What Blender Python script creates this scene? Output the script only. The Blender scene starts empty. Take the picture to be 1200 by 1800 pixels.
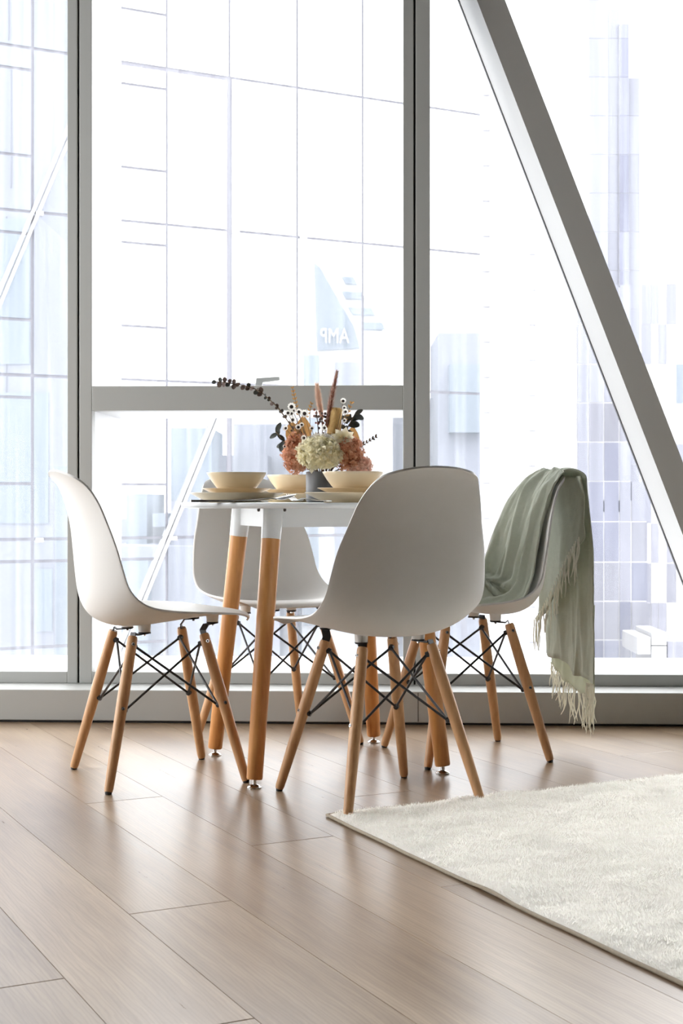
import bpy, math, random
import numpy as np
from mathutils import Vector, Matrix, noise

random.seed(7)
rng = np.random.default_rng(7)
SC = bpy.context.scene
COL = SC.collection

# ------------------------------------------------------------------ camera, world, exposure
EYE = 0.75
F = 2500.0           # focal length in pixels of the 1200 px wide frame
HZ = 880.0           # horizon row
cam_d = bpy.data.cameras.new('camera')
cam_d.sensor_fit = 'HORIZONTAL'
cam_d.sensor_width = 24.0
cam_d.lens = 24.0 * F / 1200.0
cam_d.shift_y = -(900.0 - HZ) / 1200.0
cam_d.clip_start = 0.05
cam_d.clip_end = 1000
cam_d.dof.use_dof = True
cam_d.dof.focus_distance = 3.75
cam_d.dof.aperture_fstop = 14.0
cam = bpy.data.objects.new('camera', cam_d)
cam.location = (0, 0, EYE)
cam.rotation_euler = (math.pi / 2, 0, 0)
COL.objects.link(cam)
SC.camera = cam

world = bpy.data.worlds.new('overcast_sky')
world.use_nodes = True
SC.world = world
bgn = world.node_tree.nodes['Background']
bgn.inputs['Color'].default_value = (0.985, 0.99, 1.0, 1)
bgn.inputs['Strength'].default_value = 3.2

vs = SC.view_settings
vs.view_transform = 'Standard'
vs.look = 'None'
vs.gamma = 1.0
vs.exposure = 1.32
vs.use_curve_mapping = False
SC.cycles.use_denoising = True
SC.cycles.max_bounces = 10
SC.cycles.diffuse_bounces = 6
SC.cycles.transparent_max_bounces = 12
SC.cycles.caustics_reflective = False
SC.cycles.caustics_refractive = False
SC.cycles.sample_clamp_indirect = 6.0


# ------------------------------------------------------------------ materials
def new_mat(name):
    m = bpy.data.materials.new(name)
    m.use_nodes = True
    nt = m.node_tree
    return m, nt, nt.nodes['Principled BSDF']


def simple(name, col, rough=0.5, metal=0.0, spec=0.5, var=0.06, scale=12.0, bump=0.0, bscale=60.0, sheen=0.0, coat=0.0):
    m, nt, b = new_mat(name)
    tc = nt.nodes.new('ShaderNodeTexCoord')
    nz = nt.nodes.new('ShaderNodeTexNoise')
    nz.inputs['Scale'].default_value = scale
    nz.inputs['Detail'].default_value = 4
    nt.links.new(tc.outputs['Object'], nz.inputs['Vector'])
    mx = nt.nodes.new('ShaderNodeMixRGB')
    mx.inputs[1].default_value = tuple(c * (1 - var) for c in col) + (1,)
    mx.inputs[2].default_value = tuple(min(1, c * (1 + var)) for c in col) + (1,)
    nt.links.new(nz.outputs['Fac'], mx.inputs[0])
    nt.links.new(mx.outputs[0], b.inputs['Base Color'])
    b.inputs['Roughness'].default_value = rough
    b.inputs['Metallic'].default_value = metal
    b.inputs['Specular IOR Level'].default_value = spec
    b.inputs['Sheen Weight'].default_value = sheen
    b.inputs['Coat Weight'].default_value = coat
    if bump > 0:
        n2 = nt.nodes.new('ShaderNodeTexNoise')
        n2.inputs['Scale'].default_value = bscale
        n2.inputs['Detail'].default_value = 3
        nt.links.new(tc.outputs['Object'], n2.inputs['Vector'])
        bp = nt.nodes.new('ShaderNodeBump')
        bp.inputs['Strength'].default_value = bump
        bp.inputs['Distance'].default_value = 0.003
        nt.links.new(n2.outputs['Fac'], bp.inputs['Height'])
        nt.links.new(bp.outputs['Normal'], b.inputs['Normal'])
    return m


def translucent(name, col, rough=0.8, amount=0.35, var=0.12, scale=40, weave=False):
    m = simple(name, col, rough=rough, var=var, scale=scale, spec=0.2, sheen=0.3 if weave else 0.0)
    nt = m.node_tree
    b = nt.nodes['Principled BSDF']
    out = nt.nodes['Material Output']
    tr = nt.nodes.new('ShaderNodeBsdfTranslucent')
    src = b.inputs['Base Color'].links[0].from_socket
    nt.links.new(src, tr.inputs['Color'])
    mx = nt.nodes.new('ShaderNodeMixShader')
    mx.inputs[0].default_value = amount
    nt.links.new(b.outputs[0], mx.inputs[1])
    nt.links.new(tr.outputs[0], mx.inputs[2])
    nt.links.new(mx.outputs[0], out.inputs['Surface'])
    if weave:
        tc = nt.nodes.new('ShaderNodeTexCoord')
        n2 = nt.nodes.new('ShaderNodeTexNoise')
        n2.inputs['Scale'].default_value = 420
        nt.links.new(tc.outputs['Object'], n2.inputs['Vector'])
        bp = nt.nodes.new('ShaderNodeBump')
        bp.inputs['Strength'].default_value = 0.35
        bp.inputs['Distance'].default_value = 0.002
        nt.links.new(n2.outputs['Fac'], bp.inputs['Height'])
        nt.links.new(bp.outputs['Normal'], b.inputs['Normal'])
    return m


def wood(name, dark, light, axis_rot=0.0, rough=0.4, along='Z', scale=1.0):
    """grain stretched along a local axis"""
    m, nt, b = new_mat(name)
    tc = nt.nodes.new('ShaderNodeTexCoord')
    oi = nt.nodes.new('ShaderNodeObjectInfo')
    add = nt.nodes.new('ShaderNodeVectorMath'); add.operation = 'ADD'
    mul = nt.nodes.new('ShaderNodeMath'); mul.operation = 'MULTIPLY'
    mul.inputs[1].default_value = 37.0
    nt.links.new(oi.outputs['Random'], mul.inputs[0])
    nt.links.new(tc.outputs['Object'], add.inputs[0])
    nt.links.new(mul.outputs[0], add.inputs[1])
    mp = nt.nodes.new('ShaderNodeMapping')
    s = {'Z': (60, 60, 4), 'X': (4, 60, 60)}[along]
    mp.inputs['Scale'].default_value = tuple(v * scale for v in s)
    nt.links.new(add.outputs[0], mp.inputs['Vector'])
    nz = nt.nodes.new('ShaderNodeTexNoise')
    nz.inputs['Scale'].default_value = 1.0
    nz.inputs['Detail'].default_value = 6
    nz.inputs['Roughness'].default_value = 0.6
    nt.links.new(mp.outputs[0], nz.inputs['Vector'])
    cr = nt.nodes.new('ShaderNodeValToRGB')
    cr.color_ramp.elements[0].position = 0.3
    cr.color_ramp.elements[0].color = tuple(dark) + (1,)
    cr.color_ramp.elements[1].position = 0.7
    cr.color_ramp.elements[1].color = tuple(light) + (1,)
    nt.links.new(nz.outputs['Fac'], cr.inputs[0])
    nt.links.new(cr.outputs[0], b.inputs['Base Color'])
    b.inputs['Roughness'].default_value = rough
    return m


def oak_floor(name, ang):
    m, nt, b = new_mat(name)
    L = nt.links.new
    tc = nt.nodes.new('ShaderNodeTexCoord')
    oi = nt.nodes.new('ShaderNodeObjectInfo')
    rot = nt.nodes.new('ShaderNodeVectorRotate'); rot.rotation_type = 'Z_AXIS'
    rot.inputs['Angle'].default_value = -ang
    L(tc.outputs['Object'], rot.inputs['Vector'])
    mul = nt.nodes.new('ShaderNodeMath'); mul.operation = 'MULTIPLY'; mul.inputs[1].default_value = 53.0
    L(oi.outputs['Random'], mul.inputs[0])
    add = nt.nodes.new('ShaderNodeVectorMath'); add.operation = 'ADD'
    L(rot.outputs[0], add.inputs[0]); L(mul.outputs[0], add.inputs[1])
    # fine grain
    mp = nt.nodes.new('ShaderNodeMapping'); mp.inputs['Scale'].default_value = (3.0, 70, 1)
    L(add.outputs[0], mp.inputs['Vector'])
    g = nt.nodes.new('ShaderNodeTexNoise'); g.inputs['Scale'].default_value = 1; g.inputs['Detail'].default_value = 7
    g.inputs['Roughness'].default_value = 0.62; g.inputs['Distortion'].default_value = 0.6
    L(mp.outputs[0], g.inputs['Vector'])
    # cathedral figure
    mp2 = nt.nodes.new('ShaderNodeMapping'); mp2.inputs['Scale'].default_value = (2.0, 12.0, 1)
    L(add.outputs[0], mp2.inputs['Vector'])
    w = nt.nodes.new('ShaderNodeTexWave'); w.wave_type = 'RINGS'; w.inputs['Scale'].default_value = 3.4
    w.inputs['Distortion'].default_value = 9.0; w.inputs['Detail'].default_value = 3; w.inputs['Detail Scale'].default_value = 1.1
    L(mp2.outputs[0], w.inputs['Vector'])
    # broad tone and knots
    mp3 = nt.nodes.new('ShaderNodeMapping'); mp3.inputs['Scale'].default_value = (1.4, 4.0, 1)
    L(add.outputs[0], mp3.inputs['Vector'])
    big = nt.nodes.new('ShaderNodeTexNoise'); big.inputs['Scale'].default_value = 1.0; big.inputs['Detail'].default_value = 3
    L(mp3.outputs[0], big.inputs['Vector'])
    c1 = nt.nodes.new('ShaderNodeValToRGB')
    c1.color_ramp.elements[0].position = 0.28; c1.color_ramp.elements[0].color = (0.262, 0.186, 0.120, 1)
    c1.color_ramp.elements[1].position = 0.72; c1.color_ramp.elements[1].color = (0.385, 0.290, 0.197, 1)
    L(g.outputs['Fac'], c1.inputs[0])
    c2 = nt.nodes.new('ShaderNodeValToRGB')
    c2.color_ramp.elements[0].position = 0.05; c2.color_ramp.elements[0].color = (0.72, 0.68, 0.64, 1)
    c2.color_ramp.elements[1].position = 0.5; c2.color_ramp.elements[1].color = (1, 1, 1, 1)
    L(w.outputs['Fac'], c2.inputs[0])
    m1 = nt.nodes.new('ShaderNodeMixRGB'); m1.blend_type = 'MULTIPLY'; m1.inputs[0].default_value = 0.38
    L(c1.outputs[0], m1.inputs[1]); L(c2.outputs[0], m1.inputs[2])
    c3 = nt.nodes.new('ShaderNodeValToRGB')
    c3.color_ramp.elements[0].position = 0.3; c3.color_ramp.elements[0].color = (0.72, 0.64, 0.58, 1)
    c3.color_ramp.elements[1].position = 0.62; c3.color_ramp.elements[1].color = (1.08, 1.06, 1.04, 1)
    L(big.outputs['Fac'], c3.inputs[0])
    m2 = nt.nodes.new('ShaderNodeMixRGB'); m2.blend_type = 'MULTIPLY'; m2.inputs[0].default_value = 1
    L(m1.outputs[0], m2.inputs[1]); L(c3.outputs[0], m2.inputs[2])
    # plank to plank tone
    mr = nt.nodes.new('ShaderNodeMapRange'); mr.inputs['To Min'].default_value = 0.90; mr.inputs['To Max'].default_value = 1.10
    L(oi.outputs['Random'], mr.inputs['Value'])
    m3 = nt.nodes.new('ShaderNodeVectorMath'); m3.operation = 'SCALE'
    L(m2.outputs[0], m3.inputs[0]); L(mr.outputs[0], m3.inputs['Scale'])
    L(m3.outputs[0], b.inputs['Base Color'])
    rr = nt.nodes.new('ShaderNodeMapRange'); rr.inputs['To Min'].default_value = 0.24; rr.inputs['To Max'].default_value = 0.36
    L(g.outputs['Fac'], rr.inputs['Value']); L(rr.outputs[0], b.inputs['Roughness'])
    b.inputs['Specular IOR Level'].default_value = 0.75
    bp = nt.nodes.new('ShaderNodeBump'); bp.inputs['Strength'].default_value = 0.08; bp.inputs['Distance'].default_value = 0.002
    L(g.outputs['Fac'], bp.inputs['Height']); L(bp.outputs['Normal'], b.inputs['Normal'])
    return m


def clear_glass(name):
    """thin window pane: clear, a little reflective, with faint rain streaks of dust"""
    m = bpy.data.materials.new(name); m.use_nodes = True
    nt = m.node_tree; nt.nodes.clear(); L = nt.links.new
    out = nt.nodes.new('ShaderNodeOutputMaterial')
    tr = nt.nodes.new('ShaderNodeBsdfTransparent'); tr.inputs[0].default_value = (0.985, 0.99, 0.99, 1)
    gl = nt.nodes.new('ShaderNodeBsdfGlossy'); gl.inputs['Roughness'].default_value = 0.0
    lw = nt.nodes.new('ShaderNodeLayerWeight'); lw.inputs['Blend'].default_value = 0.5
    pw = nt.nodes.new('ShaderNodeMath'); pw.operation = 'POWER'; pw.inputs[1].default_value = 5.0
    fr = nt.nodes.new('ShaderNodeMath'); fr.operation = 'MULTIPLY_ADD'; fr.inputs[1].default_value = 0.7; fr.inputs[2].default_value = 0.03
    L(lw.outputs['Facing'], pw.inputs[0]); L(pw.outputs[0], fr.inputs[0])
    m1 = nt.nodes.new('ShaderNodeMixShader')
    L(fr.outputs[0], m1.inputs[0]); L(tr.outputs[0], m1.inputs[1]); L(gl.outputs[0], m1.inputs[2])
    tc = nt.nodes.new('ShaderNodeTexCoord')
    mp = nt.nodes.new('ShaderNodeMapping'); mp.inputs['Scale'].default_value = (38, 38, 0.8)
    L(tc.outputs['Object'], mp.inputs['Vector'])
    nz = nt.nodes.new('ShaderNodeTexNoise'); nz.inputs['Scale'].default_value = 1; nz.inputs['Detail'].default_value = 5
    L(mp.outputs[0], nz.inputs['Vector'])
    mr = nt.nodes.new('ShaderNodeMapRange')
    mr.inputs['From Min'].default_value = 0.42; mr.inputs['From Max'].default_value = 0.75
    mr.inputs['To Min'].default_value = 0.0; mr.inputs['To Max'].default_value = 0.07
    L(nz.outputs['Fac'], mr.inputs['Value'])
    dust = nt.nodes.new('ShaderNodeBsdfTranslucent'); dust.inputs[0].default_value = (0.85, 0.88, 0.92, 1)
    m2 = nt.nodes.new('ShaderNodeMixShader')
    L(mr.outputs[0], m2.inputs[0]); L(m1.outputs[0], m2.inputs[1]); L(dust.outputs[0], m2.inputs[2])
    L(m2.outputs[0], out.inputs['Surface'])
    return m


def mirror_glass(name, col, refl=0.5):
    """reflective curtain wall pane: pale body under a mirror coat"""
    m = bpy.data.materials.new(name); m.use_nodes = True
    nt = m.node_tree; nt.nodes.clear(); L = nt.links.new
    out = nt.nodes.new('ShaderNodeOutputMaterial')
    df = nt.nodes.new('ShaderNodeBsdfDiffuse')
    oi = nt.nodes.new('ShaderNodeObjectInfo')
    mr = nt.nodes.new('ShaderNodeMapRange'); mr.inputs['To Min'].default_value = 0.93; mr.inputs['To Max'].default_value = 1.05
    L(oi.outputs['Random'], mr.inputs['Value'])
    vm = nt.nodes.new('ShaderNodeVectorMath'); vm.operation = 'SCALE'; vm.inputs[0].default_value = col
    L(mr.outputs[0], vm.inputs['Scale']); L(vm.outputs[0], df.inputs['Color'])
    gl = nt.nodes.new('ShaderNodeBsdfGlossy'); gl.inputs['Roughness'].default_value = 0.0
    gl.inputs['Color'].default_value = (0.96, 0.98, 1, 1)
    mx = nt.nodes.new('ShaderNodeMixShader'); mx.inputs[0].default_value = refl
    L(df.outputs[0], mx.inputs[1]); L(gl.outputs[0], mx.inputs[2]); L(mx.outputs[0], out.inputs['Surface'])
    return m


def panel_mat(name, col, var=0.12):
    m, nt, b = new_mat(name); L = nt.links.new
    oi = nt.nodes.new('ShaderNodeObjectInfo')
    mr = nt.nodes.new('ShaderNodeMapRange'); mr.inputs['To Min'].default_value = 1 - var; mr.inputs['To Max'].default_value = 1 + var
    L(oi.outputs['Random'], mr.inputs['Value'])
    tc = nt.nodes.new('ShaderNodeTexCoord')
    mp = nt.nodes.new('ShaderNodeMapping'); mp.inputs['Scale'].default_value = (1.2, 1.2, 0.25)
    L(tc.outputs['Object'], mp.inputs['Vector'])
    nz = nt.nodes.new('ShaderNodeTexNoise'); nz.inputs['Scale'].default_value = 1; nz.inputs['Detail'].default_value = 4
    L(mp.outputs[0], nz.inputs['Vector'])
    m2 = nt.nodes.new('ShaderNodeMapRange'); m2.inputs['To Min'].default_value = 1 - var; m2.inputs['To Max'].default_value = 1 + var
    L(nz.outputs['Fac'], m2.inputs['Value'])
    ml = nt.nodes.new('ShaderNodeMath'); ml.operation = 'MULTIPLY'
    L(mr.outputs[0], ml.inputs[0]); L(m2.outputs[0], ml.inputs[1])
    vm = nt.nodes.new('ShaderNodeVectorMath'); vm.operation = 'SCALE'; vm.inputs[0].default_value = col
    L(ml.outputs[0], vm.inputs['Scale']); L(vm.outputs[0], b.inputs['Base Color'])
    b.inputs['Roughness'].default_value = 0.8
    b.inputs['Specular IOR Level'].default_value = 0.0
    return m


PLANK_ANG = math.atan2(-0.894, 0.447)
M = {
    'frame': simple('satin_grey_aluminium', (0.40, 0.405, 0.39), rough=0.38, var=0.02, scale=3),
    'brace': simple('painted_steel', (0.44, 0.435, 0.42), rough=0.4, var=0.02, scale=3),
    'gasket': simple('black_gasket', (0.03, 0.03, 0.032), rough=0.6),
    'sill': simple('white_sill_coating', (0.82, 0.83, 0.84), rough=0.45, var=0.02),
    'wall': simple('taupe_wall_paint', (0.20, 0.19, 0.175), rough=0.8, var=0.02, bump=0.05),  # unseen walls and ceiling kept dark to cut fill light
    'glass': clear_glass('window_glass'),
    'oak': oak_floor('oak_plank', PLANK_ANG),
    'subfloor': simple('dark_floor_gap', (0.06, 0.04, 0.03), rough=0.9),
    'plastic': translucent('white_matt_plastic', (0.725, 0.715, 0.695), rough=0.42, amount=0.07, var=0.01, scale=4),
    'beech': wood('beech_dowel', (0.50, 0.265, 0.12), (0.66, 0.39, 0.20), rough=0.42),
    'table_leg': wood('varnished_beech', (0.56, 0.245, 0.075), (0.72, 0.36, 0.13), rough=0.36),
    'black': simple('black_wire_coat', (0.025, 0.025, 0.027), rough=0.45),
    'chrome': simple('bright_steel', (0.75, 0.75, 0.75), rough=0.18, metal=1.0, var=0.02),
    'rubber': simple('white_rubber_mount', (0.75, 0.74, 0.72), rough=0.6),
    'lacquer': simple('white_table_lacquer', (0.80, 0.83, 0.85), rough=0.22, var=0.01),
    'stone': simple('cream_stoneware', (0.78, 0.66, 0.47), rough=0.3, var=0.03, scale=25, coat=0.25),
    'vase': simple('slate_grey_ceramic', (0.13, 0.135, 0.145), rough=0.45, var=0.05),
    'rug': translucent('cream_wool_pile', (0.985, 0.955, 0.905), rough=0.95, amount=0.5, var=0.05, scale=9),
    'rug_base': simple('cream_rug_ground', (0.90, 0.87, 0.815), rough=0.95, spec=0.0, var=0.07, scale=9, bump=0.5, bscale=220),
    'rug_edge': simple('tan_rug_binding', (0.40, 0.34, 0.26), rough=0.9, var=0.15, scale=200),
    'throw': translucent('sage_green_wool', (0.50, 0.53, 0.44), rough=0.92, amount=0.22, var=0.10, scale=60, weave=True),
    'fringe': translucent('pale_wool_yarn', (0.86, 0.85, 0.77), rough=0.9, amount=0.4, var=0.08),
    'euc': simple('dark_eucalyptus_leaf', (0.075, 0.085, 0.08), rough=0.55, var=0.3, scale=30),
    'euc_brown': simple('brown_eucalyptus_leaf', (0.15, 0.105, 0.09), rough=0.6, var=0.3, scale=30),
    'stem': simple('dry_brown_stem', (0.20, 0.14, 0.09), rough=0.8, var=0.2),
    'cream': translucent('cream_petal', (0.98, 0.91, 0.73), rough=0.8, amount=0.55, var=0.08),
    'white_petal': translucent('white_petal', (0.95, 0.93, 0.88), rough=0.8, amount=0.45, var=0.06),
    'rust': translucent('rust_pink_petal', (0.68, 0.37, 0.24), rough=0.85, amount=0.42, var=0.3, scale=60),
    'pink': translucent('dusty_pink_petal', (0.84, 0.56, 0.45), rough=0.85, amount=0.45, var=0.25, scale=60),
    'banksia': simple('orange_banksia', (0.98, 0.60, 0.26), rough=0.9, var=0.25, scale=150),
    'dry_leaf': translucent('dry_brown_leaf', (0.52, 0.29, 0.11), rough=0.7, amount=0.35, var=0.25, scale=50),
    'plume': simple('mauve_plume', (0.34, 0.16, 0.125), rough=0.95, var=0.25, scale=120),
    'plume_hair': translucent('pale_plume_hair', (0.80, 0.62, 0.50), rough=0.95, amount=0.4, var=0.1),
    'dark_eye': simple('dark_flower_centre', (0.05, 0.035, 0.03), rough=0.8),
    # city: veiling haze over the towers is mixed into their lavender colours
    'pane': mirror_glass('curtain_wall_glass', (0.15, 0.16, 0.175), 0.55),
    'joint': simple('grey_cladding_joint', (0.125, 0.125, 0.145), rough=0.7, var=0.02, scale=1),
    'white_clad': panel_mat('white_cladding', (0.42, 0.42, 0.43), 0.03),
    'lav': panel_mat('lavender_glass_panel', (0.180, 0.182, 0.210), 0.14),
    'lav_pale': panel_mat('pale_lavender_panel', (0.205, 0.21, 0.245), 0.08),
    'lav_dark': panel_mat('deep_lavender_panel', (0.145, 0.150, 0.188), 0.15),
    'tower_pale': panel_mat('hazy_lavender_cladding', (0.178, 0.183, 0.212), 0.05),
    'blue_clad': panel_mat('pale_blue_cladding', (0.168, 0.192, 0.222), 0.10),
    'asphalt': simple('street_asphalt', (0.12, 0.12, 0.13), rough=0.9, scale=0.3),
}


# ------------------------------------------------------------------ geometry helpers
def link(o, parent=None):
    COL.objects.link(o)
    if parent is not None:
        o.parent = parent
    return o


def mk(name, verts, faces, mat, parent=None, smooth=False, loc=None, rotz=None):
    me = bpy.data.meshes.new(name)
    me.from_pydata([tuple(v) for v in verts], [], faces)
    me.update()
    if smooth:
        me.polygons.foreach_set('use_smooth', [True] * len(me.polygons))
    me.materials.append(M[mat] if isinstance(mat, str) else mat)
    o = bpy.data.objects.new(name, me)
    link(o, parent)
    if loc is not None:
        o.location = loc
    if rotz is not None:
        o.rotation_euler = (0, 0, rotz)
    return o


def empty(name, loc=(0, 0, 0), rotz=0.0):
    o = bpy.data.objects.new(name, None)
    o.empty_display_size = 0.05
    o.location = loc
    o.rotation_euler = (0, 0, rotz)
    return link(o)


def tag(o, label=None, cat=None, group=None, kind=None):
    if label: o['label'] = label
    if cat: o['category'] = cat
    if group: o['group'] = group
    if kind: o['kind'] = kind
    return o


def box_vf(x0, x1, y0, y1, z0, z1):
    v = [(x0, y0, z0), (x1, y0, z0), (x1, y1, z0), (x0, y1, z0), (x0, y0, z1), (x1, y0, z1), (x1, y1, z1), (x0, y1, z1)]
    f = [(0, 3, 2, 1), (4, 5, 6, 7), (0, 1, 5, 4), (1, 2, 6, 5), (2, 3, 7, 6), (3, 0, 4, 7)]
    return v, f


def box(name, b, mat, parent=None, bevel=0.0, **k):
    v, f = box_vf(*b)
    o = mk(name, v, f, mat, parent, **k)
    if bevel > 0:
        md = o.modifiers.new('bevel', 'BEVEL'); md.width = bevel; md.segments = 2; md.limit_method = 'ANGLE'
    return o


def merge(parts):
    V, Fc = [], []
    for v, f in parts:
        n = len(V)
        V.extend(v)
        Fc.extend([tuple(i + n for i in t) for t in f])
    return V, Fc


def frame_of(d):
    d = Vector(d).normalized()
    a = Vector((0, 0, 1)) if abs(d.z) < 0.9 else Vector((1, 0, 0))
    u = d.cross(a).normalized()
    return u, d.cross(u).normalized()


def tube_vf(pts, radii, seg=10, cap=True):
    pts = [Vector(p) for p in pts]
    if not hasattr(radii, '__len__'):
        radii = [radii] * len(pts)
    V, Fc = [], []
    u = None
    for i, p in enumerate(pts):
        d = (pts[min(i + 1, len(pts) - 1)] - pts[max(i - 1, 0)])
        if u is None:
            u, w = frame_of(d)
        else:
            dn = d.normalized()
            u = (u - dn * u.dot(dn)).normalized(); w = dn.cross(u)
        for k in range(seg):
            a = 2 * math.pi * k / seg
            V.append(p + (u * math.cos(a) + w * math.sin(a)) * radii[i])
    for i in range(len(pts) - 1):
        for k in range(seg):
            a, b = i * seg + k, i * seg + (k + 1) % seg
            Fc.append((a, b, b + seg, a + seg))
    if cap:
        Fc.append(tuple(range(seg))[::-1])
        Fc.append(tuple((len(pts) - 1) * seg + k for k in range(seg)))
    return V, Fc


def tube(name, pts, radii, mat, parent=None, seg=10, smooth=True):
    v, f = tube_vf(pts, radii, seg)
    o = mk(name, v, f, mat, parent, smooth=smooth)
    if smooth:
        autosmooth(o)
    return o


def autosmooth(o, ang=40):
    me = o.data
    import bmesh
    bm = bmesh.new(); bm.from_mesh(me)
    for e in bm.edges:
        if len(e.link_faces) == 2 and e.calc_face_angle(0) > math.radians(ang):
            e.smooth = False
    bm.to_mesh(me); bm.free()


def lathe(name, prof, mat, parent=None, seg=48, loc=None):
    """prof: (r, z) list; closed on axis where r == 0"""
    V, Fc, rows = [], [], []
    for r, z in prof:
        if r <= 1e-6:
            rows.append([len(V)]); V.append((0, 0, z))
        else:
            st = len(V)
            for k in range(seg):
                a = 2 * math.pi * k / seg
                V.append((r * math.cos(a), r * math.sin(a), z))
            rows.append(list(range(st, st + seg)))
    for a, b in zip(rows[:-1], rows[1:]):
        for k in range(seg):
            k2 = (k + 1) % seg
            if len(a) == 1 and len(b) == 1:
                continue
            if len(a) == 1:
                Fc.append((a[0], b[k2], b[k]))
            elif len(b) == 1:
                Fc.append((a[k], a[k2], b[0]))
            else:
                Fc.append((a[k], a[k2], b[k2], b[k]))
    o = mk(name, V, Fc, mat, parent, smooth=True, loc=loc)
    autosmooth(o, 50)
    return o


def grid_vf(P):
    """P[i][j] points"""
    n, m = len(P), len(P[0])
    V = [p for row in P for p in row]
    Fc = [(i * m + j, i * m + j + 1, (i + 1) * m + j + 1, (i + 1) * m + j) for i in range(n - 1) for j in range(m - 1)]
    return V, Fc


def catmull(tab, s):
    """tab: array rows; s float in [0, n-1]"""
    n = len(tab)
    i = min(int(math.floor(s)), n - 2); t = s - i
    p0, p1, p2, p3 = (tab[max(i - 1, 0)], tab[i], tab[i + 1], tab[min(i + 2, n - 1)])
    return 0.5 * ((2 * p1) + (-p0 + p2) * t + (2 * p0 - 5 * p1 + 4 * p2 - p3) * t * t + (-p0 + 3 * p1 - 3 * p2 + p3) * t ** 3)


def copy_tree(o, parent=None):
    c = o.copy()
    COL.objects.link(c)
    c.parent = parent
    for ch in list(o.children):
        copy_tree(ch, c)
    return c


def P(px, py, Z):
    """a point at depth Z seen at row/column of the photograph"""
    return Vector(((px - 600) * Z / F, Z, EYE + (HZ - py) * Z / F))


# ------------------------------------------------------------------ room shell
X0, X1, Y0, Y1, ZC = -2.7, 3.2, -5.0, 4.95, 3.5
WA = math.radians(2.5)
WO = Vector((0, 4.76, 0))
ct, st_ = math.cos(WA), math.sin(WA)


def wu(px, v):
    k = (px - 600) / F
    return (k * (4.76 + v * ct) - v * st_) / (ct + k * st_)


UL, UR = -2.65, 3.15

# floor: a subfloor with oak planks lying at an angle to the window wall
floor = box('floor', (X0, X1, Y0, Y1 + 0.1, -0.06, -0.012), 'subfloor')
tag(floor, 'wide oak plank floor running at an angle to the window wall', kind='structure')
pd = Vector((0.447, -0.894)).normalized()
pn = Vector((0.894, 0.447)).normalized()


def clip_poly(poly, x0, x1, y0, y1):
    def cut(pl, ins, inter):
        out = []
        for i in range(len(pl)):
            a, b = pl[i - 1], pl[i]
            if ins(b):
                if not ins(a): out.append(inter(a, b))
                out.append(b)
            elif ins(a):
                out.append(inter(a, b))
        return out
    for ax, lim, sg in ((0, x0, 1), (0, x1, -1), (1, y0, 1), (1, y1, -1)):
        if not poly: return poly
        poly = cut(poly, lambda p: (p[ax] - lim) * sg >= 0,
                   lambda a, b: tuple(a[k] + (b[k] - a[k]) * (lim - a[ax]) / (b[ax] - a[ax]) for k in range(2)))
    return poly


PW, PL = 0.199, 2.1
joint_at = {1: -2.479, 2: -3.43, -1: -2.192, 3: -2.852, 0: -1.9}
r2 = random.Random(3)
for bi in range(-22, 28):
    b0 = 0.61 + bi * PW
    off = joint_at.get(bi, r2.uniform(0, PL))
    a = off - 4 * PL
    while a < 7:
        g = 0.0005
        rect = [tuple(pd * aa + pn * bb) for aa, bb in ((a + g, b0 + g), (a + PL - g, b0 + g), (a + PL - g, b0 + PW - g), (a + g, b0 + PW - g))]
        poly = clip_poly(rect, X0, X1, Y0, Y1)
        a += PL
        if len(poly) < 3:
            continue
        cx = sum(p[0] for p in poly) / len(poly); cy = sum(p[1] for p in poly) / len(poly)
        n = len(poly)
        ch = 0.0011

        def ins(p):
            d = math.hypot(p[0] - cx, p[1] - cy) + 1e-6
            return (p[0] + (cx - p[0]) * min(1, ch * 1.4 / d), p[1] + (cy - p[1]) * min(1, ch * 1.4 / d))
        V = [(p[0], p[1], -0.012) for p in poly] + [(p[0], p[1], -ch * 0.6) for p in poly] + [ins(p) + (0.0,) for p in poly]
        Fc = [tuple(range(2 * n, 3 * n))]
        for i in range(n):
            j = (i + 1) % n
            Fc += [(i, j, n + j, n + i), (n + i, n + j, 2 * n + j, 2 * n + i)]
        mk('plank', V, Fc, 'oak', floor)

ceiling = box('ceiling', (X0, X1, Y0, Y1 + 0.5, ZC, ZC + 0.1), 'wall')  # unseen; raised to admit more window light, dark to limit bounce
tag(ceiling, 'plain taupe ceiling out of view above the dining area', kind='structure')
wb = box('wall_back', (X0, X1, Y0 - 0.1, Y0, -0.06, ZC + 0.1), 'wall')
tag(wb, 'plain taupe wall behind the viewer', kind='structure')
wr = box('wall_right', (X1, X1 + 0.1, Y0, Y1 + 0.45, -0.06, ZC + 0.1), 'wall')
tag(wr, 'plain taupe wall on the right of the room', kind='structure')
# left wall: piers, sill and head around a wide window
wl = empty('wall_left'); tag(wl, 'taupe wall on the left with a wide window', kind='structure')
box('wall_pier', (X0 - 0.1, X0, Y0, 2.6, -0.06, ZC + 0.1), 'wall', wl)
box('wall_pier', (X0 - 0.1, X0, 4.55, Y1 + 0.45, -0.06, ZC + 0.1), 'wall', wl)
box('wall_sill', (X0 - 0.1, X0, 2.6, 4.55, -0.06, 0.12), 'wall', wl)
box('wall_head', (X0 - 0.1, X0, 2.6, 4.55, 2.75, ZC + 0.1), 'wall', wl)
w4 = empty('window_4'); tag(w4, 'wide window in the left wall out of the frame', kind='structure')
box('window_frame', (X0 - 0.09, X0 - 0.02, 2.6, 2.67, 0.12, 2.75), 'frame', w4)
box('window_frame', (X0 - 0.09, X0 - 0.02, 4.48, 4.55, 0.12, 2.75), 'frame', w4)
box('glass_pane', (X0 - 0.06, X0 - 0.052, 2.67, 4.48, 0.12, 2.75), 'glass', w4)


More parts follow.
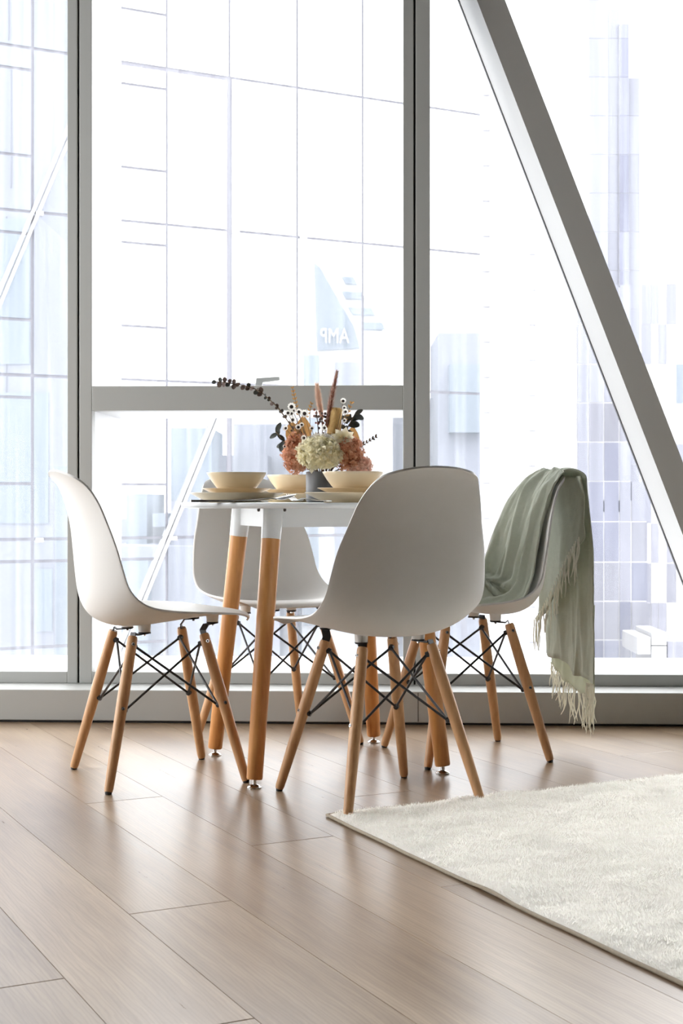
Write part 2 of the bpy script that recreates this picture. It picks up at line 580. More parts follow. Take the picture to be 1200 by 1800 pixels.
# window wall, built in its own frame (u along the wall, v outward)
def wobj(name, b, mat, parent=None, bevel=0.0):
    o = box(name, b, mat, parent, bevel)
    if parent is None:
        o.location = WO; o.rotation_euler = (0, 0, -WA)
    return o


def wempty(name):
    return empty(name, WO, -WA)


VF, VG = 0.17, 0.64            # frame front, outer glass line
zl = 0.112                      # ledge top
bb = wobj('baseboard_front', (UL, UR, 0.0, 0.72, 0.008, zl), 'frame', bevel=0.003)
tag(bb, 'low grey metal plinth with a flat ledge under the windows', kind='structure')
box('shadow_gap', (UL, UR, 0.012, 0.05, 0.0, 0.008), 'gasket', bb)
u_joint = wu(734, 0)
box('plinth_joint', (u_joint, u_joint + 0.0025, -0.0006, 0.01, 0.012, zl - 0.004), 'gasket', bb)

zs = 0.152                      # top of bottom rail
zt0, zt1 = 1.064, 1.150         # transom
m1a, m1s, m1b = wu(118, VF), wu(137.5, VF), wu(161.5, VF)
m2a, m2s, m2b = wu(708, VF), wu(728.5, VF), wu(755.5, VF)
ZT = ZC - 0.06


def window(n, ua, ub, label, transom=False):
    w = wempty('window_%d' % n)
    tag(w, label, kind='structure')
    box('bottom_rail', (ua, ub, VF, VF + 0.06, zl, zs), 'frame', w, bevel=0.002)
    box('window_sill', (ua, ub, VF + 0.06, VG + 0.06, zl, zs - 0.001), 'sill', w)
    box('top_rail', (ua, ub, VF, VG + 0.06, ZT, ZC), 'frame', w)
    if transom:
        t = box('transom', (ua, ub, VF, VF + 0.05, zt0, zt1), 'frame', w, bevel=0.002)
        box('transom_lining', (ua, ub, VF + 0.05, VG + 0.03, zt0 + 0.001, zt1 - 0.001), 'sill', w)
        box('glass_pane', (ua, ub, VG, VG + 0.012, zs, zt0), 'glass', w)
        box('glass_pane', (ua, ub, VG, VG + 0.012, zt1, ZT), 'glass', w)
        # lever handle standing on the transom
        hu = wu(452, VF + 0.12)
        hv = VF + 0.12
        prof = [(hu - 0.008, zt1), (hu + 0.016, zt1), (hu + 0.020, zt1 + 0.020), (hu + 0.080, zt1 + 0.027), (hu + 0.080, zt1 + 0.041), (hu - 0.004, zt1 + 0.036)]
        k = len(prof)
        V = [(a, hv - 0.009, b) for a, b in prof] + [(a, hv + 0.009, b) for a, b in prof]
        Fc = [tuple(range(k)), tuple(range(2 * k - 1, k - 1, -1))] + [(i, i + k, (i + 1) % k + k, (i + 1) % k) for i in range(k)]
        h = mk('handle', V, Fc, 'frame', w)
        md = h.modifiers.new('bevel', 'BEVEL'); md.width = 0.003; md.segments = 2
    else:
        box('glass_pane', (ua, ub, VG, VG + 0.012, zs, ZT), 'glass', w)
    return w


w1 = window(1, UL, m1a, 'floor to ceiling window pane left of the first grey mullion')
w2 = window(2, m1b, m2a, 'tall window with a grey cross rail behind the table', True)
w3 = window(3, m2b, UR, 'floor to ceiling window on the right behind the slanted brace')


def mullion(n, a, s, b, label):
    w = wempty('trim_%d' % n)
    tag(w, label, kind='structure')
    g = 0.0035
    for c, d in ((a, s - g), (s + g, b)):
        box('jamb', (c, d, VF, VF + 0.05, zl, ZC), 'frame', w, bevel=0.002)
        box('reveal_lining', (c + 0.0008, d - 0.0008, VF + 0.05, VG + 0.05, zl, ZC), 'sill', w)
    box('gasket', (s - g, s + g, VF + 0.012, VG + 0.04, zl, ZC), 'gasket', w)
    return w


mullion(1, m1a, m1s, m1b, 'grey window mullion of two joined posts behind the left chair')
mullion(2, m2a, m2s, m2b, 'grey window mullion of two joined posts behind the flower vase')

# slanted brace in the right-hand window
br = empty('slanted_brace')
tag(br, 'thick grey steel brace slanting down across the right-hand window', 'steel brace')
zf, zb = 5.00, 5.285


def brace_pt(px880, py, Z):      # line x = c + 0.385*(y-880)
    return P(px880 + 0.385 * (py - 880), py, Z)


fl, fr = 1176.5, 1226.0
ytop, ybot = -420, 1215
A = [brace_pt(fl, ytop, zf), brace_pt(fr, ytop, zf), brace_pt(fr, ybot, zf), brace_pt(fl, ybot, zf)]
Bk = [Vector((p.x + 0.0, zb, p.z)) for p in A]
mk('brace_body', A + Bk, [(0, 1, 2, 3), (7, 6, 5, 4), (0, 3, 7, 4), (1, 5, 6, 2), (0, 4, 5, 1), (3, 2, 6, 7)], 'brace', br)
e = [Vector((A[0].x, zb, A[0].z)), Vector((A[3].x, zb, A[3].z))]
e0 = [p + Vector((-0.003, 0, 0)) for p in e]
mk('edge_gasket', e + e0 + [p + Vector((0, 0.02, 0)) for p in e] + [p + Vector((0, 0.02, 0)) for p in e0],
   [(0, 1, 3, 2), (4, 6, 7, 5), (0, 2, 6, 4), (1, 5, 7, 3), (2, 3, 7, 6), (0, 4, 5, 1)], 'gasket', br)

# ------------------------------------------------------------------ the city outside
ground = box('ground', (-250, 300, 6.2, 420, -30.2, -30), 'asphalt')
tag(ground, 'street level far below the windows', kind='structure')
FD = Vector((1.92, 1.0)).normalized()      # direction of the facade opposite
FN = Vector((FD.y, -FD.x))                 # towards us
FO = Vector((0, 30.0))


def fs(px):
    k = (px - 600) / F
    return k * 30.0 / (FD.x - k * FD.y)


def fpt(s, z, out=0.0):
    q = FO + FD * s + FN * out
    return (q.x, q.y, z)


def fbox(name, s0, s1, z0, z1, o0, o1, mat, parent):
    V = [fpt(s0, z0, o0), fpt(s1, z0, o0), fpt(s1, z0, o1), fpt(s0, z0, o1), fpt(s0, z1, o0), fpt(s1, z1, o0), fpt(s1, z1, o1), fpt(s0, z1, o1)]
    return mk(name, V, [(0, 3, 2, 1), (4, 5, 6, 7), (0, 1, 5, 4), (1, 2, 6, 5), (2, 3, 7, 6), (3, 0, 4, 7)], mat, parent)


fac = empty('glass_office_building', fpt(0, -30))
fac.matrix_world = Matrix.Identity(4)
tag(fac, 'pale mirrored glass office block directly opposite the left windows', 'building')
cols = [fs(p) for p in (-420, -300, -180, -62, 57, 175, 293, 403, 522, 637, 745, 845)]
cols_px = (-420, -300, -180, -62, 57, 175, 293, 403, 522, 637, 745, 845)
fbox('building_body', cols[0], cols[-1], -30, 12.44, -9, -0.03, 'joint', fac)
rows = [3.1 * k + 0.02 for k in range(-4, 5)]
for ci in range(len(cols) - 1):
    for ri in range(len(rows) - 1):
        zt = rows[ri + 1]; zbm = rows[ri]
        px = cols_px[ci]
        split = (px in (-62, 175, -300)) or (px == 57 and zt < 1)
        if px == 175 and abs(zbm - 0.02) < 0.1:
            split = True
        cuts = [zbm, zbm + 1.05, zt - 0.42, zt] if split else [zbm, zt]
        for q in range(len(cuts) - 1):
            g = 0.028
            gl = 0.06 if (px == 403 and zt < 10) else g
            gr = 0.06 if (px == 293 and zt < 10) else g
            gt = 0.07 if (abs(zt - 9.32) < 0.1 and px in (175, 293) and q == len(cuts) - 2) else g
            fbox('glass_panel', cols[ci] + gl, cols[ci + 1] - gr, cuts[q] + g, cuts[q + 1] - gt, -0.035, 0.0, 'pane', fac)


def reflected_brace(s0, z0, s1, z1, w, shift, mat):  # reflection of our own building's brace, built as white bars on the glass
    d = Vector((s1 - s0, z1 - z0)).normalized()
    nn = Vector((-d.y, d.x))
    a, b = shift - w / 2, shift + w / 2
    pts = [(s0 + nn.x * a, z0 + nn.y * a), (s1 + nn.x * a, z1 + nn.y * a), (s1 + nn.x * b, z1 + nn.y * b), (s0 + nn.x * b, z0 + nn.y * b)]
    V = [fpt(p[0], p[1], 0.01) for p in pts] + [fpt(p[0], p[1], 0.07) for p in pts]
    mk('brace_reflection', V, [(0, 1, 2, 3), (7, 6, 5, 4), (0, 4, 5, 1), (1, 5, 6, 2), (2, 6, 7, 3), (3, 7, 4, 0)], mat, fac)


for (pa, za, pb, zb_) in ((175, 9.32, -180, 0.02), (403, 3.12, 57, -6.18)):
    reflected_brace(fs(pa), za, fs(pb), zb_, 0.055, 0.05, 'white_clad')
    reflected_brace(fs(pa), za, fs(pb), zb_, 0.055, -0.05, 'white_clad')
for p_, z_ in ((57, 6.22), (403, 6.22), (522, 6.22), (293, 0.02), (845, 6.22), (57, 0.02)):
    fbox('panel_clip', fs(p_) + 0.06, fs(p_) + 0.20, z_ - 0.055, z_ + 0.02, 0.0, 0.05, 'white_clad', fac)


def slab(name, px0, px1, py0, py1, Z, depth, mat, parent):
    a, b = P(px0, py0, Z), P(px1, py1, Z)
    return box(name, (a.x, b.x, Z, Z + depth, b.z, a.z), mat, parent)


# white block beside the facade corner
wbk = empty('white_tower'); tag(wbk, 'plain white tower block between the glass office and the lavender towers', 'building')
slab('building_body', 846, 962, -20, 2200, 60, 20, 'white_clad', wbk)
slab('building_body', 962, 1012, -20, 2200, 63, 17, 'white_clad', wbk)
for i in range(20):
    y = -20 + i * 62
    slab('slot_window', 848, 861, y, y + 2, 59.95, 0.06, 'joint', wbk)
    if i > 6:
        slab('slot_window', 930, 941, y - 30, y - 28, 59.95, 0.06, 'lav', wbk)
# tall stepped lavender tower
tw = empty('stepped_tower'); tag(tw, 'tall stepped lavender skyscraper seen above the slanted brace', 'building')
for (a, b, t, mt, zo) in ((1017, 1034, 92, 'white_clad', 1.5), (1034, 1068, -180, 'tower_pale', 0), (1068, 1088, 16, 'tower_pale', 0.6),
                          (1088, 1105, 42, 'lav_dark', 0.3), (1105, 1124, 137, 'tower_pale', 1.0)):
    # each shaft divided into storeys
    slab('shaft', a, b, t, 1260, 120.06 + zo, 5, 'white_clad', tw)
    y = t
    while y < 1250:
        y2 = min(y + 68, 1250) if y > t else (t + 68 - (t % 68))
        slab('facade_panel', a + 0.25, b - 0.25, y, y2 - 0.7, 120 + zo, 0.3, mt, tw)
        y = y2
# nearer tower of grid panels behind the green throw
gp = empty('panelled_tower'); tag(gp, 'lavender glass panelled tower standing low behind the green throw', 'building')
slab('building_body', 962, 1136, 880, 1800, 80.4, 3, 'white_clad', gp)
slab('building_body', 980, 1108, 505, 900, 80.4, 3, 'white_clad', gp)
rp = random.Random(11)
ys = [500, 570, 640, 708, 777, 846, 917, 988, 1057, 1125, 1195, 1265]
for i in range(len(ys) - 1):
    y0, y1 = ys[i], ys[i + 1]
    left = 958 - (i - 2) * 1.4 if i >= 2 else 966
    xs_ = [left, 985, 1014, 1034, 1061, 1088, 1109] + ([1138] if i >= 5 else [])
    for j in range(len(xs_) - 1):
        if j == 0 or i < 3:
            mt = 'lav_pale' if (j > 1 or rp.random() < 0.25) else 'white_clad'
        else:
            mt = rp.choice(['lav', 'lav', 'lav_pale', 'lav_dark']) if j != 4 else rp.choice(['lav_dark', 'lav'])
        slab('glass_panel', xs_[j] + 0.9, xs_[j + 1] - 0.9, y0 + 1.0, y1 - 1.0, 80.34 + 0.04 * rp.random(), 0.2, mt, gp)
# pale block beyond the brace on the right
pb_ = empty('pale_grid_building'); tag(pb_, 'near white gridded office block at the right edge of the view', 'building')
slab('building_body', 1126, 1500, -60, 1800, 135.5, 10, 'white_clad', pb_)
ys2 = [-60 + 70 * i for i in range(19)]
xs2 = [1127, 1144, 1157, 1171, 1188, 1212, 1240, 1270, 1300]
for i in range(len(ys2) - 1):
    for j in range(len(xs2) - 1):
        mt = 'white_clad'
        q = rp.random()
        if i >= 8 and q < 0.22: mt = 'lav_pale'
        if i >= 14 and q < 0.45: mt = 'lav'
        if (i, j) == (10, 4): mt = 'blue_clad'
        slab('facade_panel', xs2[j] + 0.4, xs2[j + 1] - 0.4, ys2[i] + 0.5, ys2[i + 1] - 0.6, 135.42 + 0.06 * rp.random(), 0.3, mt, pb_)
# low white rooftop boxes
rb = empty('rooftop_plant'); tag(rb, 'small white rooftop boxes low behind the right window sill', 'rooftop')
for (a, b, c, d) in ((1120, 1143, 1120, 1150), (1145, 1171, 1112, 1134), (1145, 1171, 1136, 1240), (1173, 1260, 1128, 1240)):
    slab('roof_box', a, b, c, d, 74, 4, 'white_clad' if a < 1172 else 'lav', rb)


# buildings on our side of the street, seen as reflections in the glass office
def mirror2(x, y):
    d = (Vector((x, y)) - FO).dot(FN)
    q = Vector((x, y)) - FN * (2 * d)
    return q.x, q.y


def reflected(name, poly, Zv, depth, mat, parent):
    k = len(poly)
    V = []
    for dz in (0, depth):
        for (px, py) in poly:
            p = P(px, py, Zv)
            x, y = mirror2(p.x, Zv + dz)
            V.append((x, y, p.z))
    Fc = [tuple(range(k)), tuple(range(2 * k - 1, k - 1, -1))] + [(i, i + k, (i + 1) % k + k, (i + 1) % k) for i in range(k)]
    return mk(name, V, Fc, mat, parent)


def rect(a, b, c, d):
    return [(a, c), (b, c), (b, d), (a, d)]


ct_ = empty('curved_tower'); tag(ct_, 'pale lavender tower with a curved edge mirrored in the far left glass', 'building')
reflected('building_body', [(-260, -500), (94, -500), (94, 200), (88, 290), (72, 345), (66, 378), (78, 450), (86, 560), (92, 760), (97, 1500), (-260, 1500)], 75, 12, 'lav_pale', ct_)
for (x, a, b) in ((14, -500, 70), (18, 120, 330), (-40, -500, 700), (10, 380, 900)):
    reflected('cladding_seam', rect(x, x + 1.0, a, b), 74.9, 0.1, 'lav', ct_)
reflected('blue_glazing', rect(-200, 52, 384, 640), 74.9, 0.1, 'blue_clad', ct_)
reflected('blue_glazing', rect(-200, 85, 690, 920), 74.9, 0.1, 'blue_clad', ct_)
reflected('blue_glazing', rect(62, 92, 1000, 1110), 74.9, 0.1, 'blue_clad', ct_)

sg = empty('sign_building'); tag(sg, 'slant roofed building with white letters mirrored in the glass office', 'building')
reflected('building_body', [(551, 455), (606, 460), (640, 520), (672, 572), (676, 625), (690, 700), (690, 1200), (530, 1200), (533, 620), (556, 620)], 66, 10, 'white_clad', sg)
reflected('blue_front', [(552, 462), (562, 470), (596, 530), (622, 575), (632, 612), (556, 616)], 65.9, 0.1, 'blue_clad', sg)
for (y, a, b) in ((486, 600, 622), (512, 600, 634), (540, 612, 652), (566, 632, 672)):
    reflected('window_band', [(a, y), (b, y + 1), (b + 6, y + 14), (a + 8, y + 13)], 65.9, 0.1, 'blue_clad', sg)
reflected('blue_base', rect(533, 560, 624, 1100), 65.9, 0.1, 'blue_clad', sg)
reflected('blue_base', rect(588, 634, 636, 1100), 65.9, 0.1, 'lav_pale', sg)
tx = bpy.data.curves.new('sign_letters', 'FONT')
tx.body = 'AMP'
tx.size = 1.0
tx.extrude = 0.03
tx.align_x = 'CENTER'
to = bpy.data.objects.new('sign_letters', tx)
tx.materials.append(M['white_clad'])
pc = P(588, 603, 65.7)
mxp, myp = mirror2(pc.x, 65.7)
# reads correctly from the street: its local x runs against the mirrored screen direction
ex = Vector(mirror2(pc.x - 1, 65.7)) - Vector((mxp, myp))
exv = Vector((ex.x, ex.y, 0)).normalized()
ezv = Vector((0, 0, 1))
mt4 = Matrix.Identity(4)
nrm = exv.cross(ezv)
for r in range(3):
    mt4[r][0] = exv[r] * 0.68; mt4[r][1] = ezv[r]; mt4[r][2] = nrm[r]
    mt4[r][3] = (mxp, myp, pc.z)[r]
COL.objects.link(to)
bpy.context.view_layer.update()
sme = bpy.data.meshes.new_from_object(to.evaluated_get(bpy.context.evaluated_depsgraph_get()))
bpy.data.objects.remove(to)
so = bpy.data.objects.new('sign_letters', sme)
link(so, sg)
so.matrix_world = mt4

bk = empty('low_city_blocks'); tag(bk, 'cluster of low pale blue roofs mirrored low in the glass office', 'rooftop')
for (a, b, c, d, Z, mt) in ((300, 372, 752, 1400, 64, 'blue_clad'), (372, 470, 800, 1400, 68, 'lav_pale'), (410, 530, 745, 1400, 72, 'lav_pale'),
                            (222, 258, 868, 1400, 60, 'blue_clad'), (205, 300, 912, 1400, 62, 'lav_pale'), (268, 296, 903, 926, 59, 'blue_clad'),
                            (300, 420, 880, 1400, 58, 'lav_pale'), (190, 480, 960, 1400, 57, 'lav_pale'), (770, 850, 585, 1400, 66, 'lav_pale'),
                            (790, 850, 640, 760, 65, 'blue_clad'), (690, 790, 700, 1400, 70, 'lav_pale'), (97, 130, 820, 1400, 63, 'blue_clad'),
                            (205, 260, 985, 1400, 56, 'blue_clad')):
    reflected('roof_block', rect(a, b, c, d), Z, 6, mt, bk)


# ------------------------------------------------------------------ chairs
#            Cy     Cz     Ry     Rz     w
ST = np.array([
    (0.238, 0.434, 0.196, 0.430, 0.165),
    (0.222, 0.445, 0.186, 0.442, 0.200),
    (0.165, 0.448, 0.150, 0.452, 0.219),
    (0.080, 0.439, 0.080, 0.457, 0.227),
    (0.000, 0.426, 0.010, 0.461, 0.230),
    (-0.080, 0.417, -0.045, 0.467, 0.231),
    (-0.140, 0.422, -0.090, 0.478, 0.230),
    (-0.180, 0.445, -0.122, 0.499, 0.227),
    (-0.201, 0.485, -0.144, 0.530, 0.222),
    (-0.210, 0.540, -0.157, 0.575, 0.216),
    (-0.216, 0.610, -0.171, 0.630, 0.206),
    (-0.224, 0.685, -0.189, 0.690, 0.187),
    (-0.243, 0.755, -0.209, 0.745, 0.170),
    (-0.263, 0.798, -0.232, 0.785, 0.150),
    (-0.281, 0.822, -0.257, 0.808, 0.130),
    (-0.290, 0.830, -0.275, 0.818, 0.102),
])


def shell_pt(s, t):
    r = catmull(ST, s)
    a = abs(t) ** 2.3
    return Vector((r[4] * t, r[0] + (r[2] - r[0]) * a, r[1] + (r[3] - r[1]) * a))


def shell_n(s, t):
    s0, s1 = max(s - 0.05, 0), min(s + 0.05, 15)
    t0, t1 = max(t - 0.02, -1), min(t + 0.02, 1)
    return (shell_pt(s, t1) - shell_pt(s, t0)).cross(shell_pt(s0, t) - shell_pt(s1, t)).normalized()   # checked below


_n = shell_n(5, 0)
NSIGN = 1.0 if _n.z > 0 else -1.0


def build_chair():
    root = empty('dining_chair')
    ns, ntv = 61, 37
    G = []
    for i in range(ns):
        s = 15 * i / (ns - 1)
        G.append([shell_pt(s, math.sin(math.pi / 2 * (-1 + 2 * j / (ntv - 1))) * 0.35 + 0.65 * (-1 + 2 * j / (ntv - 1))) for j in range(ntv)])
    V, Fc = grid_vf(G)
    sh = mk('seat_shell', V, Fc, 'plastic', root, smooth=True)
    md = sh.modifiers.new('thickness', 'SOLIDIFY'); md.thickness = 0.0055; md.offset = 0.0
    md = sh.modifiers.new('edge', 'BEVEL'); md.width = 0.0018; md.segments = 2; md.limit_method = 'ANGLE'; md.angle_limit = 1.0
    legs = []
    for sx in (-1, 1):
        for sy in (-1, 1):
            foot = Vector((0.187 * sx, 0.187 * sy - 0.0, 0.006))
            top = Vector((0.098 * sx, 0.098 * sy, 0.392))
            legs.append((sx, sy, foot, top))
            ax = (top - foot)
            pts = [foot + ax * q for q in (0, 0.02, 0.3, 0.6, 0.9, 0.985, 1.0)]
            lg = tube('leg', pts, [0.0105, 0.0118, 0.0140, 0.0155, 0.0142, 0.0136, 0.0115], 'beech', root, seg=16)
            tube('foot_glide', [foot + Vector((0, 0, -0.006)), foot + ax * 0.006], [0.0085, 0.0095], 'black', lg, seg=14)
            d = ax.normalized()
            # screws face outwards along the leg's tangential side
            tang = Vector((sx, 0, 0)) if True else None
            tang = (tang - d * tang.dot(d)).normalized()
            for q in (0.945, 0.525):
                c = foot + ax * q
                tube('screw', [c + tang * 0.012, c + tang * 0.0160], [0.0052, 0.0046], 'chrome', lg, seg=12)
                tube('screw_socket', [c + tang * 0.0155, c + tang * 0.0163], [0.0022, 0.0022], 'black', lg, seg=8)
            # inner knuckles where the wires meet
            inn = Vector((-sx, -sy, 0)); inn = (inn - d * inn.dot(d)).normalized()
            for q in (0.945, 0.525):
                c = foot + ax * q
                tube('wire_knuckle', [c + inn * 0.010, c + inn * 0.022], [0.0082, 0.0070], 'black', lg, seg=10)
            # bracket: flat strap up out of the leg, bending over to its mount
            mxx, myy = 0.082 * sx, (0.128 if sy > 0 else -0.062)
            szz = 0.4400 if sy > 0 else 0.4195
            mtp = Vector((mxx, myy, szz - 0.021))
            pth = [top - d * 0.055, top - d * 0.0, top + d * 0.010, Vector((top.x + (mxx - top.x) * 0.25, top.y + (myy - top.y) * 0.25, szz - 0.024)), mtp + (mtp - top) * 0.35]
            pth[-1].z = mtp.z
            side = Vector((0, 0, 1)).cross(mtp - top); side.normalize()
            Vb, Fb = [], []
            for i_, p in enumerate(pth):
                dd = (pth[min(i_ + 1, 4)] - pth[max(i_ - 1, 0)]).normalized()
                nrm_ = dd.cross(side).normalized()
                for (a_, b_) in ((-1, -1), (1, -1), (1, 1), (-1, 1)):
                    Vb.append(p + side * 0.0105 * a_ + nrm_ * 0.0016 * b_)
            for i_ in range(4):
                for k in range(4):
                    a_, b_ = i_ * 4 + k, i_ * 4 + (k + 1) % 4
                    Fb.append((a_, b_, b_ + 4, a_ + 4))
            Fb += [(3, 2, 1, 0), (16, 17, 18, 19)]
            mk('bracket', Vb, Fb, 'black', root)
            mo = tube('shock_mount', [Vector((mxx, myy, szz - 0.018)), Vector((mxx, myy, szz + 0.0025))], [0.0155, 0.0175], 'rubber', root, seg=18)
            tube('mount_washer', [Vector((mxx, myy, szz - 0.0225)), Vector((mxx, myy, szz - 0.018))], [0.015, 0.017], 'black', mo, seg=18)
            tube('mount_bolt', [Vector((mxx, myy, szz - 0.028)), Vector((mxx, myy, szz - 0.0225))], [0.004, 0.004], 'chrome', mo, seg=8)
    # crossing wires on the four sides
    def knuckle(l, q):
        sx, sy, foot, top = l
        ax = top - foot; d = ax.normalized()
        inn = Vector((-sx, -sy, 0)); inn = (inn - d * inn.dot(d)).normalized()
        return foot + ax * q + inn * 0.019
    order = [0, 1, 3, 2]
    for i in range(4):
        a, b = legs[order[i]], legs[order[(i + 1) % 4]]
        for (qa, qb) in ((0.945, 0.525), (0.525, 0.945)):
            tube('brace_wire', [knuckle(a, qa), knuckle(b, qb)], 0.0033, 'black', root, seg=8)
    return root


chair = build_chair()
CH = [
    ((-0.500, 3.877, 0), math.radians(24.0), 'white shell chair in profile at the left end of the table'),
    ((0.092, 3.600, 0), math.radians(118.0), 'white shell chair seen from behind, standing nearest with its back legs on the rug'),
    ((-0.198, 4.435, 0), math.radians(-59.0), 'white shell chair half hidden behind the table, facing the room by the window'),
    ((0.364, 4.200, 0), math.radians(197.2), 'white shell chair on the right with a sage green throw over its back'),
]
chairs = []
for i, (loc, ang, lab) in enumerate(CH):
    o = chair if i == 0 else copy_tree(chair)
    o.location = loc
    o.rotation_euler = (0, 0, ang - math.pi / 2)
    tag(o, lab, 'chair', 'white shell dining chairs around the table')
    chairs.append(o)

# ------------------------------------------------------------------ table
TC = Vector((-0.055, 4.05, 0))
TZ = 0.745
table = empty('dining_table', (TC.x, TC.y, 0))
tag(table, 'round white table on four splayed orange wooden legs', 'table')
lathe('table_top', [(0, TZ - 0.0155), (0.392, TZ - 0.0155), (0.3985, TZ - 0.012), (0.400, TZ - 0.006), (0.3985, TZ - 0.001), (0.396, TZ), (0, TZ)], 'lacquer', table, seg=96)
feet = [(-0.372, 4.185), (-0.227, 3.713), (0.278, 3.906), (0.100, 4.41)]
tops = []
for fx, fy in feet:
    f0 = Vector((fx - TC.x, fy - TC.y, 0.022))
    s_ = 0.745
    t0 = Vector((f0.x * s_, f0.y * s_, TZ - 0.016))
    ax = t0 - f0
    qz = (0.649 - f0.z) / (t0.z - f0.z)
    lg = tube('leg', [f0, f0 + ax * 0.006, f0 + ax * qz], [0.0195, 0.0212, 0.0258], 'table_leg', table, seg=28)
    tube('white_sleeve', [f0 + ax * (qz - 0.002), f0 + ax], [0.0264, 0.0285], 'lacquer', lg, seg=28)
    tube('levelling_stem', [Vector((f0.x, f0.y, 0.008)), Vector((f0.x, f0.y, 0.024))], 0.0055, 'chrome', lg, seg=12)
    lathe('levelling_foot', [(0, 0), (0.019, 0), (0.0195, 0.003), (0.015, 0.007), (0.006, 0.0105), (0, 0.0105)], 'chrome', lg, seg=24, loc=(f0.x, f0.y, 0))
    tops.append(t0)
for i in range(4):
    a, b = tops[i], tops[(i + 1) % 4]
    a2, b2 = Vector((a.x, a.y, 0)), Vector((b.x, b.y, 0))
    d = (b2 - a2).normalized(); n_ = Vector((d.y, -d.x, 0))
    V = []
    for zz in (TZ - 0.066, TZ - 0.0155):
        for p, o_ in ((a2, -0.009), (b2, -0.009), (b2, 0.009), (a2, 0.009)):
            q = p + n_ * o_
            V.append((q.x, q.y, zz))
    mk('apron', V, [(0, 3, 2, 1), (4, 5, 6, 7), (0, 1, 5, 4), (1, 2, 6, 5), (2, 3, 7, 6), (3, 0, 4, 7)], 'lacquer', table)
# bolts below the rim beside the near leg
for du in (-0.036, 0.033):
    c = tops[1] + Vector((du, -0.032, -0.004))
    tube('bolt', [c, c + Vector((0, -0.006, 0))], [0.005, 0.004], 'chrome', table, seg=10)


# ------------------------------------------------------------------ tableware
def plate(name, r, h, foot, loc, label, cat, group):
    o = lathe(name, [(0, 0.002), (foot, 0.0), (foot + 0.003, 0.0), (foot + 0.006, 0.004), (r * 0.80, h * 0.45), (r * 0.97, h * 0.90), (r, h * 0.965), (r * 0.998, h),
                     (r * 0.985, h), (r * 0.80, h * 0.62), (foot, 0.0075), (0, 0.007)], 'stone', None, seg=72, loc=loc)
    return tag(o, label, cat, group)


def bowl(loc, label):
    h = 0.044
    o = lathe('bowl', [(0, 0.002), (0.050, 0.0), (0.053, 0.001), (0.058, 0.006), (0.070, 0.022), (0.0785, 0.036), (0.0820, h - 0.002), (0.0815, h), (0.080, h),
                       (0.0765, 0.036), (0.067, 0.022), (0.054, 0.008), (0.040, 0.005), (0, 0.0045)], 'stone', None, seg=72, loc=loc)
    return tag(o, label, 'bowl', 'stacked cream place settings')


SETS = [((-0.289, 3.92), 'left setting, nearest the profile chair'), ((-0.143, 4.30), 'far setting, half behind the grey vase'), ((0.031, 3.80), 'right setting, beside the near chair back')]
for (x, y), where in SETS:
    plate('dinner_plate', 0.130, 0.027, 0.074, (x, y, TZ), 'large cream dinner plate at the ' + where, 'plate', 'stacked cream place settings')
    plate('side_plate', 0.096, 0.0165, 0.060, (x, y, TZ + 0.0225), 'smaller cream plate on the dinner plate at the ' + where.split(',')[0], 'plate', 'stacked cream place settings')
    bowl((x, y, TZ + 0.0385), 'cream stoneware bowl topping the plates at the ' + where.split(',')[0])


def ribbon(pts, widths, thick, name, mat, parent=None):
    """flat bar in its own frame: x length, y width, z up"""
    V, Fc = [], []
    for (x, z), w in zip(pts, widths):
        V += [(x, -w, z - thick), (x, w, z - thick), (x, w, z + thick), (x, -w, z + thick)]
    n = len(pts)
    for i in range(n - 1):
        for k in range(4):
            a, b = i * 4 + k, i * 4 + (k + 1) % 4
            Fc.append((a, b, b + 4, a + 4))
    Fc += [(3, 2, 1, 0), tuple((n - 1) * 4 + k for k in range(4))]
    o = mk(name, V, Fc, mat, parent, smooth=True)
    autosmooth(o, 35)
    return o


def spoon(loc, ang, label):
    e_ = empty('spoon', loc, ang)
    ribbon([(-0.10, 0.004), (-0.06, 0.0045), (0.0, 0.008), (0.035, 0.011), (0.052, 0.0085)], [0.008, 0.006, 0.0035, 0.003, 0.005], 0.0011, 'handle', 'chrome', e_)
    G = []
    for i in range(13):
        u = -1 + 2 * i / 12
        row = []
        for j in range(9):
            v = -1 + 2 * j / 8
            w = 0.0195 * math.sqrt(max(0, 1 - u * u)) * (1 - 0.12 * u)
            row.append((0.077 + 0.031 * u, w * v, 0.0022 + 0.0075 * (v * v * (1 - u * u) + u * u) + 0.006 * (u + 1)))
        G.append(row)
    V, Fc = grid_vf(G)
    b_ = mk('spoon_bowl', V, Fc, 'chrome', e_, smooth=True)
    md = b_.modifiers.new('t', 'SOLIDIFY'); md.thickness = 0.0013
    return tag(e_, label, 'spoon', 'cutlery')


def fork(loc, ang, label):
    e_ = empty('fork', loc, ang)
    ribbon([(-0.10, 0.004), (-0.05, 0.0045), (0.0, 0.009), (0.03, 0.011), (0.045, 0.0065), (0.058, 0.0045)], [0.008, 0.006, 0.0035, 0.003, 0.009, 0.0115], 0.0011, 'handle', 'chrome', e_)
    for k in range(4):
        y = -0.0095 + k * 0.00633
        pts = [(0.056, 0.0045), (0.075, 0.0055), (0.092, 0.0125), (0.104, 0.0225)]
        V, Fc = tube_vf([(a, y, b) for a, b in pts], [0.0019, 0.0018, 0.0016, 0.0009], 8)
        mk('tine', V, Fc, 'chrome', e_, smooth=True)
    return tag(e_, label, 'fork', 'cutlery')


